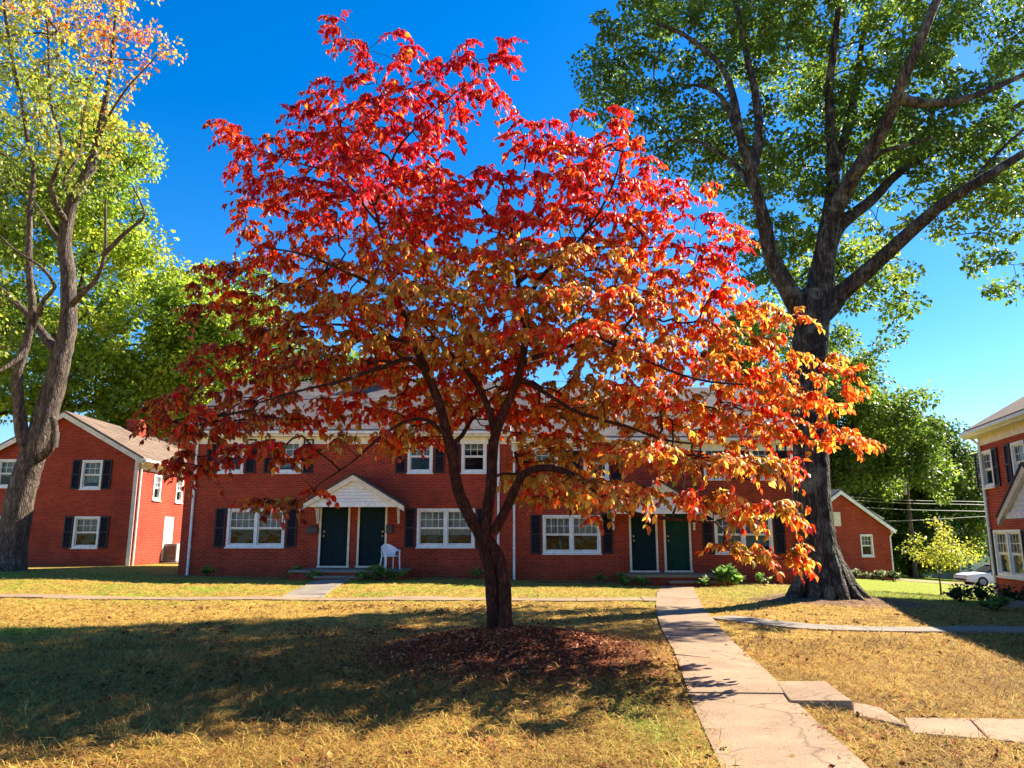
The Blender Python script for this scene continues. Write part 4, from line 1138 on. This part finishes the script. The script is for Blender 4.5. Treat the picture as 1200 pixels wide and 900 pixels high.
mb_([A(92, 215), A(108, 205, 1), A(125, 180, 1.4), A(150, 165, 1.8), A(175, 172, 2)], .07, .02, 7)
MAP = [(-180,-120),(175,-120),(180,-10),(178,30),(212,48),(190,72),(165,90),(150,110),(140,150),(160,150),(190,165),(200,172),(165,182),(150,200),(130,225),(95,240),(60,250),(20,270),(10,330),(20,380),(-20,430),(-120,420),(-180,300)]
nc = 9000
px = RNG.uniform(-180, 215, nc); py = RNG.uniform(-120, 440, nc)
k = in_poly(px, py, MAP); px, py = px[k], py[k]; ed = edge_d(px, py, MAP)
dens = np.where(py < 150, .75, .45)
k = RNG.random(len(px)) < dens; px, py, ed = px[k], py[k], ed[k]
DY = RNG.uniform(-1, 1, len(px)) * np.minimum(4, .5 + ed / 35) - .4
u = (450 - py) / F; fw = CP - u * SP; YY_ = MY + DY
cand = np.stack([(px - 600) / F / fw * YY_, YY_, EYE + (SP + u * CP) / fw * YY_], -1)
cl = poisson(cand, .75, 520)
sk.grow(cl, .35, .3, .1, .008, 2.3)
def mappal(b, ki):
    X, Y = topx(b)
    s = .8 * smooth_noise(b, .9, 18) + np.clip((95 - Y) / 110, -.9, .7) + .7 * np.clip((X - 60) / 100, -.6, 1) * (Y < 190)
    pal = np.array([(.14, .18, .022), (.25, .26, .03), (.36, .30, .04), (.44, .28, .04), (.50, .16, .03), (.48, .09, .035)])
    c = pal[np.clip((s * 1.7 + 1.2 + RNG.normal(0, .9, len(b))).astype(int), 0, 5)]
    return c * (.8 + .4 * RNG.random(len(b)))[:, None]
sk.build('trunk', M['bark_maple'], mp)
b, ax, nr, sz, col = clump_leaves(cl, 50, .52, .155, mappal, .75, .5)
leaves('crown', b, ax, nr, sz, col, M['leaf'], mp, 'small')

# ---- other trees: trunk with limbs, crown as clumps inside a few ellipsoids ---------
def clump_tree(name, label, cat, base, trunk, lobes, ncl, per, crad, lsize, pal, seed, group=None, kind='bit', bark='bark_far', gap=.0, leafmat='leaf', rsep=None):
    r = np.random.default_rng(seed)
    t = thing(name, label, cat, (0, 0, 0), 0, group)
    sk = Skel(); bx, by, bz = base; h, r0 = trunk
    top = np.array([bx + r.normal(0, .3), by, bz + h])
    sk.limb([(bx, by, bz - .3), (bx, by, bz + .1), (bx + r.normal(0, .04)*h*.3, by, bz + h * .35), (bx + r.normal(0, .04)*h*.4, by, bz + h * .7), tuple(top)], [r0 * 1.5, r0 * 1.1, r0 * .85, r0 * .55, r0 * .2], .4, .03, 10, .03)
    c = []
    for (ox, oy, oz, ax_, ay_, az_) in lobes:
        k = int(ncl * 3 * (ax_ * ay_ * az_) ** (2/3) / sum((l[3]*l[4]*l[5])**(2/3) for l in lobes))
        d = unit(r.standard_normal((k, 3))) * (r.random(k) ** .28)[:, None]
        c.append(np.array([bx + ox, by + oy, bz + oz]) + d * np.array([ax_, ay_, az_]) * (1 + .12 * r.standard_normal(k))[:, None])
    c = np.vstack(c); r.shuffle(c); c = c[c[:, 2] > bz + .3]
    nz = smooth_noise(c, 1.6 / max(crad, .3) * .5, seed); c = c[nz > -.9 + gap]
    cl = poisson(c, rsep or crad * .75, ncl)
    sk.grow(cl, .5 if h > 4 else .15, .3, .1, max(.003, r0 * .035), 2.3)
    sk.build('trunk', M[bark], t)
    P_ = np.array(pal)
    def pf(b, ki):
        s = smooth_noise(b, .9 / max(crad, .3), seed + 1)
        return P_[np.clip((s * .9 + len(P_) / 2 - .3 + RNG.normal(0, .8, len(b))).astype(int), 0, len(P_) - 1)] * (.75 + .5 * RNG.random(len(b)))[:, None]
    b, ax, nr, sz, col = clump_leaves(cl, per, crad, lsize, pf, .72, .35)
    leaves('crown', b, ax, nr, sz, col, M[leafmat], t, kind)
    return t
LIME = [(.09, .15, .014), (.16, .235, .018), (.22, .295, .022), (.29, .34, .028), (.35, .37, .036)]
MID = [(.06, .10, .014), (.09, .145, .018), (.14, .20, .022), (.21, .26, .03)]
DARK = [(.04, .07, .012), (.06, .105, .015), (.10, .15, .02), (.17, .21, .03)]
def gp(px, Y): 
    x = P(px, 640, Y).x; return (x, Y, float(gz(x, Y)) - .1)
clump_tree('shade_tree', 'tall bright yellow green tree filling the sky behind the left house', 'tree', gp(60, 44), (17, .5),
           [(-1.6, 0, 17, 5.6, 4.5, 8), (-9, 0, 14, 6, 5, 8), (4.0, -1, 14.2, 4.6, 4.5, 4.4), (8.5, 0, 14.3, 4.0, 4, 3.8), (6.5, 0, 9.5, 4, 4, 3), (-1.5, 0, 24, 4.4, 4, 5), (2, -1, 9.5, 6, 4.5, 2.6)], 980, 105, .85, .25, LIME, 21, gap=.32)
clump_tree('shade_tree', 'darker green tree seen between the red leaves above the main house roof', 'tree', gp(330, 52), (11, .4),
           [(0, 0, 10.5, 5.5, 4, 4.5), (6, 0, 9.5, 5, 4, 4), (-5, 0, 10, 4.5, 4, 4)], 400, 75, .95, .30, MID, 22, gap=.2)
clump_tree('shade_tree', 'dense green tree rising right behind the oak trunk', 'tree', gp(985, 56), (13, .45),
           [(-1, 0, 12.5, 5.0, 4.5, 4.2), (3.5, 0, 10.5, 4.4, 4, 3.6), (5.2, 0, 7.6, 2.7, 3.5, 2.6), (-3, 0, 9, 5, 4.5, 4), (0, 0, 15.5, 3.5, 3.5, 2.8), (-5, 1, 16.5, 3.8, 3.5, 3.2)], 560, 95, .85, .28, MID, 23, gap=.3)
clump_tree('shade_tree', 'broad dark green tree behind the utility pole', 'tree', gp(1068, 66), (9, .45),
           [(0, 0, 9.5, 5.5, 4.5, 4.0), (3, 0, 7.0, 4.2, 4, 3.4), (-3, 0, 6, 5, 4, 3.5), (.5, 0, 4, 5.5, 4, 3), (-1, 0, 11.6, 2.8, 3, 2.6)], 560, 95, .85, .29, DARK, 24, gap=.3)
for i, (px_, Y_, s_, lab) in enumerate(((1010, 74, 1.1, 'dark tree at the back of the lawn behind the small brick house'), (1118, 82, 1.0, 'distant dark green tree beside the far white house'), (1165, 90, .9, 'farthest green tree showing low beside the right brick house'))):
    clump_tree('shade_tree', lab, 'tree', gp(px_, Y_), (8 * s_, .4), [(0, 0, 7 * s_, 5.5 * s_, 4, 4.5 * s_), (3, 0, 4.5 * s_, 4.5 * s_, 4, 3.5 * s_), (-3, 0, 4 * s_, 4.5 * s_, 4, 3.5 * s_)], 260, 50, 1.1, .5, [DARK, MID, DARK][i], 30 + i)
YEL = [(.16, .22, .025), (.26, .30, .03), (.34, .33, .04), (.38, .31, .045)]
gb = G(1103, 698)
clump_tree('sapling', 'thin young tree with yellow leaves on the bright lawn', 'tree', (gb.x, gb.y, gb.z), (1.7, .028),
           [(0, 0, 1.55, 1.15, .9, .42), (-.25, 0, 1.95, .75, .7, .42), (.4, 0, 1.25, .95, .7, .28), (.0, 0, 2.25, .5, .5, .25)], 90, 24, .25, .085, YEL, 41, kind='small', gap=.1, rsep=.17)

# far wood closing the horizon: one mass nobody could count
r_ = np.random.default_rng(5); k_ = 900
a_ = np.linspace(-1.15, 1.15, k_) + r_.normal(0, .01, k_); d_ = 120 + r_.uniform(-8, 14, k_)
wx = np.sin(a_) * d_; wy = np.cos(a_) * d_
wz = gz(wx, wy) + r_.random(k_) ** .7 * (7.5 + 2.2 * np.sin(a_ * 9) + 1.4 * np.sin(a_ * 23))
pal_ = np.array([(.05, .085, .014), (.08, .12, .018), (.13, .17, .025), (.18, .15, .03)])
b, ax, nr, sz, col = clump_leaves(np.stack([wx, wy, wz], -1), 70, 2.6, .95, lambda b, ki: pal_[np.random.default_rng(6).integers(0, 4, k_)[ki]] * RNG.uniform(.7, 1.25, (len(b), 1)), .8, .3)
tag(leaves('distant_wood', b, ax, nr, sz, col, M['leaf'], None, 'bit'), 'far green wood along the horizon behind the houses', 'wood', kind='stuff')

# ------------------------------------------------------------------ shrubs and bedding plants
def shrub(name, label, cat, x, y, w, h, n, lsize, pal, seed, group=None, spiky=False):
    r = np.random.default_rng(seed); z = float(gz(x, y))
    t = thing(name, label, cat, (x, y, z), 0, group)
    ns = max(6, n // 14); tubes = []; B, AX, NR = [], [], []
    for i in range(ns):
        a = r.random() * 6.283; rr = r.random() ** .5; tip = np.array([math.cos(a) * rr * w / 2, math.sin(a) * rr * w / 2 * .8, h * (1 - .55 * rr * rr) * r.uniform(.75, 1.08)])
        s_ = np.linspace(0, 1, 5); pts = np.outer(s_, tip); pts[:, 2] = tip[2] * s_ ** .75; pts[:, :2] += .08 * tip[:2]
        tubes.append((pts, np.linspace(.008, .003, 5), 4, 0))
        k = n // ns
        for j in range(k):
            u = r.uniform(.25, 1.0); b = np.array([np.interp(u, s_, pts[:, q]) for q in range(3)])
            a2 = r.random() * 6.283
            B.append(b + r.normal(0, .03 * w, 3) * np.array([1, 1, .5])); AX.append(np.array([math.cos(a2), math.sin(a2), r.uniform(-.2, .7) + (.6 if spiky else 0)]) + .5 * unit(tip)); NR.append(np.array([0, 0, 1.]) + r.normal(0, .4, 3))
    sk = Skel(); sk.tubes = tubes; sk.build('stem', M['bark_far'], t)
    B = np.array(B); B[:, 2] = np.maximum(B[:, 2], .02)
    leaves('foliage', B, unit(np.array(AX)), unit(np.array(NR)), lsize * r.uniform(.6, 1.25, len(B)), np.array(pal)[r.integers(0, len(pal), len(B))] * r.uniform(.7, 1.2, (len(B), 1)), M['leaf'], t, 'small')
    return t
BR_ = [(.10, .19, .035), (.16, .25, .05), (.22, .30, .07), (.07, .13, .03)]
def yb(px, py, Y): return P(px, py, Y).x
GRP = 'small plants along the foot of the long house'
for i, (px_, Y_, w_, h_, n_, l_, lab) in enumerate((
    (243, 26.3, .55, .35, 70, .16, 'small green plant at the foot of the left drainpipe'), (346, 25.6, .8, .42, 110, .16, 'leafy plant left of the left porch slab'),
    (368, 25.0, .7, .30, 90, .15, 'low green plant in front of the left porch slab'), (448, 24.7, 1.5, .46, 260, .17, 'broad bright green plant in front of the white chair'),
    (559, 26.3, .55, .38, 70, .15, 'small green plant beside the trunk under a white window'), (700, 26.0, .7, .3, 70, .14, 'low plant under the window left of the blue green doors'),
    (731, 25.0, .75, .36, 110, .16, 'leafy plant left of the right porch steps'), (752, 24.6, .55, .34, 90, .16, 'pale plant against the right porch steps'),
    (826, 24.5, .6, .30, 80, .15, 'short plant right of the porch steps'), (851, 24.9, .95, .58, 150, .26, 'spiky pale fern right of the right porch slab'), (895, 25.4, .5, .45, 80, .16, 'bright green bush beside the oak trunk'))):
    shrub('garden_plant', lab, 'plant', yb(px_, 670, Y_), Y_, w_, h_, n_, l_, BR_, 60 + i, GRP, i == 9)
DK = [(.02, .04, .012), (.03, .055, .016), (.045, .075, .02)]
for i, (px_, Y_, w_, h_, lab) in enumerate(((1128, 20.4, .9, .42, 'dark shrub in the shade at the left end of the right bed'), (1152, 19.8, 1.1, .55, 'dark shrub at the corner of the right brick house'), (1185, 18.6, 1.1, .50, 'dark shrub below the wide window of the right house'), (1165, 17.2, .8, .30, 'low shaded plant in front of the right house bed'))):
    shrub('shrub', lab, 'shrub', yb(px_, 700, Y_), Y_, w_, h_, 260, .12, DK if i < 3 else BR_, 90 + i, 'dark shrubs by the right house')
for i, (px_, w_, h_, lab) in enumerate(((1003, 1.0, .5, 'pale shrub at the left of the small brick house bed'), (1021, 1.1, .55, 'grey green shrub under the small house window'), (1034, 1.2, .65, 'green shrub right of the small house window'), (1047, .9, .6, 'dark shrub at the right corner of the small brick house'))):
    Y_ = 44.0; shrub('shrub', lab, 'shrub', yb(px_, 672, Y_), Y_, w_, h_, 150, .2, [(.14, .16, .07), (.09, .12, .04), (.2, .2, .1)] if i < 3 else DK, 100 + i, 'shrubs by the small brick house')

# ------------------------------------------------------------------ white plastic armchair
def chair():
    x = yb(457, 665, 25.95); z = ZG + zdL - .075
    t = thing('garden_chair', 'white plastic armchair on the left porch slab by the door', 'chair', (x, 25.95, z), R(38))
    mb = MB(); n = 16
    ring = [(0.25 * math.cos(a), .24 * math.sin(a) * .95) for a in np.linspace(0, 2*math.pi, n, endpoint=False)]
    mb.prism([(p[0], p[1], .41) for p in ring], (0, 0, .035)); mb.build('seat', M['plastic'], t, bevel=.008)
    mb = MB(); aa = np.linspace(R(-15), R(195), 22)
    prof = lambda a: .62 + .20 * max(0, math.sin(a)) ** 1.5
    for a0, a1 in zip(aa[:-1], aa[1:]):
        for (q0, q1, th) in ((.30, .30, .022),):
            p = lambda a, r, z_: (r * math.cos(a), r * .92 * math.sin(a), z_)
            b0 = .45 if math.sin((a0+a1)/2) > .35 else prof(a0) - .05; 
            mb.add([p(a0, .27, b0), p(a1, .27, b0), p(a1, .25, b0), p(a0, .25, b0), p(a0, .32, prof(a0)), p(a1, .32, prof(a1)), p(a1, .295, prof(a1)), p(a0, .295, prof(a0))],
                   [(0,1,5,4), (2,3,7,6), (4,5,6,7), (0,3,2,1)])
    mb.build('backrest', M['plastic'], t, smooth=False)
    for sx in (-1, 1):
        MB().tube([(sx * .26, -.19, .0), (sx * .245, -.17, .42), (sx * .30, -.09, .62)], [.022, .024, .022], 8).build('leg', M['plastic'], t)
        MB().tube([(sx * .25, .25, .0), (sx * .215, .17, .42), (sx * .22, .2, .60)], [.022, .024, .02], 8).build('leg', M['plastic'], t)
chair()

# ------------------------------------------------------------------ air conditioner beside the left house
Y_ = 36.5; x = P(199.5, 655, Y_).x
ac = thing('air_conditioner', 'grey outdoor air conditioner by the sunlit wall of the left house', 'air conditioner', (x, Y_, float(gz(x, Y_))))
MB().box(-.42, .42, -.38, .38, .08, .88).build('casing', M['grey'], ac, bevel=.02)
mb = MB()
for i in range(12): mb.box(-.37, .37, -.40, -.382, .14 + i * .055, .165 + i * .055)
mb.build('grille', M['metal'], ac)
MB().box(-.5, .5, -.46, .46, -.1, .078).build('pad', M['conc_grey'], ac)
mb = MB()
for r_ in (.12, .22, .31): mb.tube([(r_ * math.cos(a), r_ * math.sin(a), .90) for a in np.linspace(0, 6.283, 25)], .008, 5, False)
mb.build('fan_guard', M['metal'], ac)

# ------------------------------------------------------------------ utility pole and wires
YP = 58.0; pp = P(1073, 672, YP); zp = float(gz(pp.x, YP))
pole = thing('utility_pole', 'brown wooden utility pole with pale transformer can', 'pole', (pp.x, YP, zp))
ztop = P(1073, 548, YP).z - zp
MB().tube([(0, 0, -.4), (0, 0, ztop * .5), (0, 0, ztop)], [.17, .15, .12], 10).build('post', M['bark_maple'], pole)
zt_ = P(1069, 573, YP).z - zp
tr = MB().tube([(-.34, -.1, zt_ - .45), (-.34, -.1, zt_ - .42), (-.34, -.1, zt_ + .42), (-.34, -.1, zt_ + .48), (-.34, -.1, zt_ + .5)], [.20, .23, .23, .18, .05], 14).build('transformer', M['grey'], pole)
MB().box(-.9, .9, -.12, -.02, ztop - .5, ztop - .38).build('crossarm', M['bark_maple'], pole)
for i, (p0, p1, lab) in enumerate((((950, 583), (1160, 592), 'upper pair of pale power wires crossing behind the oak'), ((940, 590), (1170, 600), 'middle power wire crossing below the transformer'), ((950, 612), (1180, 604), 'lowest sagging cable across the pole'))):
    a_ = P(p0[0], p0[1], YP - .2 - .06 * i); b_ = P(p1[0], p1[1], YP - .2 - .06 * i); d = b_ - a_
    a2 = a_ - d * 1.0; b2 = b_ + d * 1.0; mb = MB()
    for o_ in ((0, .22) if i == 0 else (0,)):
        mb.tube([a2.lerp(b2, u) + Vector((0, 0, o_ - .5 * math.sin(u * math.pi * 3) ** 2 * .25)) for u in np.linspace(0, 1, 40)], .024, 5)
    tag(mb.build('power_line', M['grey']), lab, 'wire', 'wires on the utility pole')

# ------------------------------------------------------------------ white car parked far right
def car():
    Y = 50.0; xn = P(1125, 685, Y).x; z = P(1130, 687.5, Y).z
    z = min(z, float(gz(xn + 1, Y)) + .02); z = float(gz(xn + 1.0, Y)) + .0
    t = thing('parked_car', 'white car with its nose showing past the right house corner', 'car', (xn, Y, z))
    t.rotation_euler = (0, R(4.0), R(-4))
    W2_ = .88
    prof = [(.10, .26), (.0, .42), (.02, .58), (.12, .68), (.40, .77), (1.0, .86), (1.55, .95), (4.3, 1.02), (4.62, .95), (4.66, .5), (4.5, .28)]
    mb = MB(); 
    secs = [(-W2_, .90), (-W2_ * .93, 1.0), (W2_ * .93, 1.0), (W2_, .90)]
    rows = [[(2.33 + (x - 2.33) * (1 if abs(y) < W2_ else .985), y, .28 + (zz - .28) * s_) for x, zz in prof] for y, s_ in secs]
    V = sum(rows, []); n = len(prof); Fs = []
    for r_ in range(3):
        for i in range(n): Fs.append((r_*n + i, r_*n + (i+1) % n, (r_+1)*n + (i+1) % n, (r_+1)*n + i))
    Fs += [tuple(range(n)), tuple(range(3*n, 4*n))[::-1]]
    mb.add(V, Fs); body = mb.build('body', M['plastic'], t, bevel=.03, smooth=True)
    g = MB(); gp_ = [(1.25, .96), (1.95, 1.42), (3.3, 1.45), (4.1, 1.03)]
    g.add([(x, -.76, zz) for x, zz in gp_[:1]] + [(gp_[1][0], -.62, gp_[1][1]), (gp_[2][0], -.62, gp_[2][1]), (gp_[3][0], -.74, gp_[3][1])] + [(1.25, .76, .96), (gp_[1][0], .62, gp_[1][1]), (gp_[2][0], .62, gp_[2][1]), (gp_[3][0], .74, gp_[3][1])],
          [(0, 1, 2, 3), (7, 6, 5, 4), (0, 4, 5, 1), (1, 5, 6, 2), (2, 6, 7, 3)]); g.build('cabin_glass', M['shutter'], t)
    MB().prism([(1.9, -.63, 1.405), (3.35, -.63, 1.435), (3.35, .63, 1.435), (1.9, .63, 1.405)], (0, 0, .045)).build('car_roof', M['plastic'], t, bevel=.015)
    for xw in (.95, 3.7):
        for s_ in (-1, 1):
            wh = MB().tube([(xw, s_ * .70, .32), (xw, s_ * .72, .32), (xw, s_ * .885, .32), (xw, s_ * .90, .32)], [.29, .325, .325, .29], 20).build('wheel', M['shutter'], t)
            MB().tube([(xw, s_ * .89, .32), (xw, s_ * .915, .32)], [.21, .17], 14).build('rim', M['grey'], wh)
    for s_ in (-1, 1): MB().box(-.012, .12, s_ * .64 - .16, s_ * .64 + .16, .55, .64).build('headlight', M['grey'], t, bevel=.02)
    MB().box(-.02, .05, -.7, .7, .33, .44).build('bumper_grille', M['shutter'], t)
car()
a_ = G(1117, 690)
pts = [(a_.x - .5, 43.6), (a_.x + 30, 41.5)]
mb = MB(); rows = []
for i in range(31):
    x = a_.x - 1.2 + i; 
    for y in (47.5, 53): rows.append((x, y, float(gz(x, y)) + .02))
mb.add(rows, [(2*i, 2*i+2, 2*i+3, 2*i+1) for i in range(30)]); tag(mb.build('driveway', M['conc']), kind='structure')

# ------------------------------------------------------------------ light, sky, camera
w = bpy.data.worlds.new('World'); S.world = w; w.use_nodes = True
nt = w.node_tree; nt.nodes.clear()
sky = nt.nodes.new('ShaderNodeTexSky'); sky.sky_type = 'NISHITA'; sky.sun_disc = False
sky.sun_elevation = SUN_EL; sky.sun_rotation = SUN_AZ; sky.air_density = 1.0; sky.dust_density = .2; sky.ozone_density = 4.0; sky.altitude = 100
hs = nt.nodes.new('ShaderNodeHueSaturation'); hs.inputs['Saturation'].default_value = 1.40; hs.inputs['Hue'].default_value = .506
L(nt, sky.outputs[0], hs.inputs['Color'])
bg = nt.nodes.new('ShaderNodeBackground'); bg.inputs['Strength'].default_value = .072
L(nt, hs.outputs[0], bg.inputs[0]); o = nt.nodes.new('ShaderNodeOutputWorld'); L(nt, bg.outputs[0], o.inputs[0])
sd_ = Vector((math.sin(SUN_AZ) * math.cos(SUN_EL), math.cos(SUN_AZ) * math.cos(SUN_EL), math.sin(SUN_EL)))
sl_ = bpy.data.lights.new('sun', 'SUN'); sl_.energy = 5.0; sl_.angle = R(.5); sl_.color = (1, .90, .74)
so = bpy.data.objects.new('sun', sl_); COL.objects.link(so); so.rotation_euler = sd_.to_track_quat('Z', 'Y').to_euler(); so.location = (20, 10, 30)
cam = bpy.data.cameras.new('camera'); cam.sensor_width = 36; cam.sensor_fit = 'HORIZONTAL'; cam.lens = 36 * F / 1200; cam.clip_end = 2000; cam.clip_start = .05
co = bpy.data.objects.new('camera', cam); COL.objects.link(co); co.location = (0, 0, EYE); co.rotation_euler = (math.pi/2 + PITCH, 0, 0)
S.camera = co
S.view_settings.view_transform = 'Standard'; S.view_settings.look = 'None'; S.view_settings.exposure = 1.75; S.view_settings.gamma = 1
S.cycles.max_bounces = 8; S.cycles.transparent_max_bounces = 12; S.cycles.caustics_reflective = False; S.cycles.caustics_refractive = False
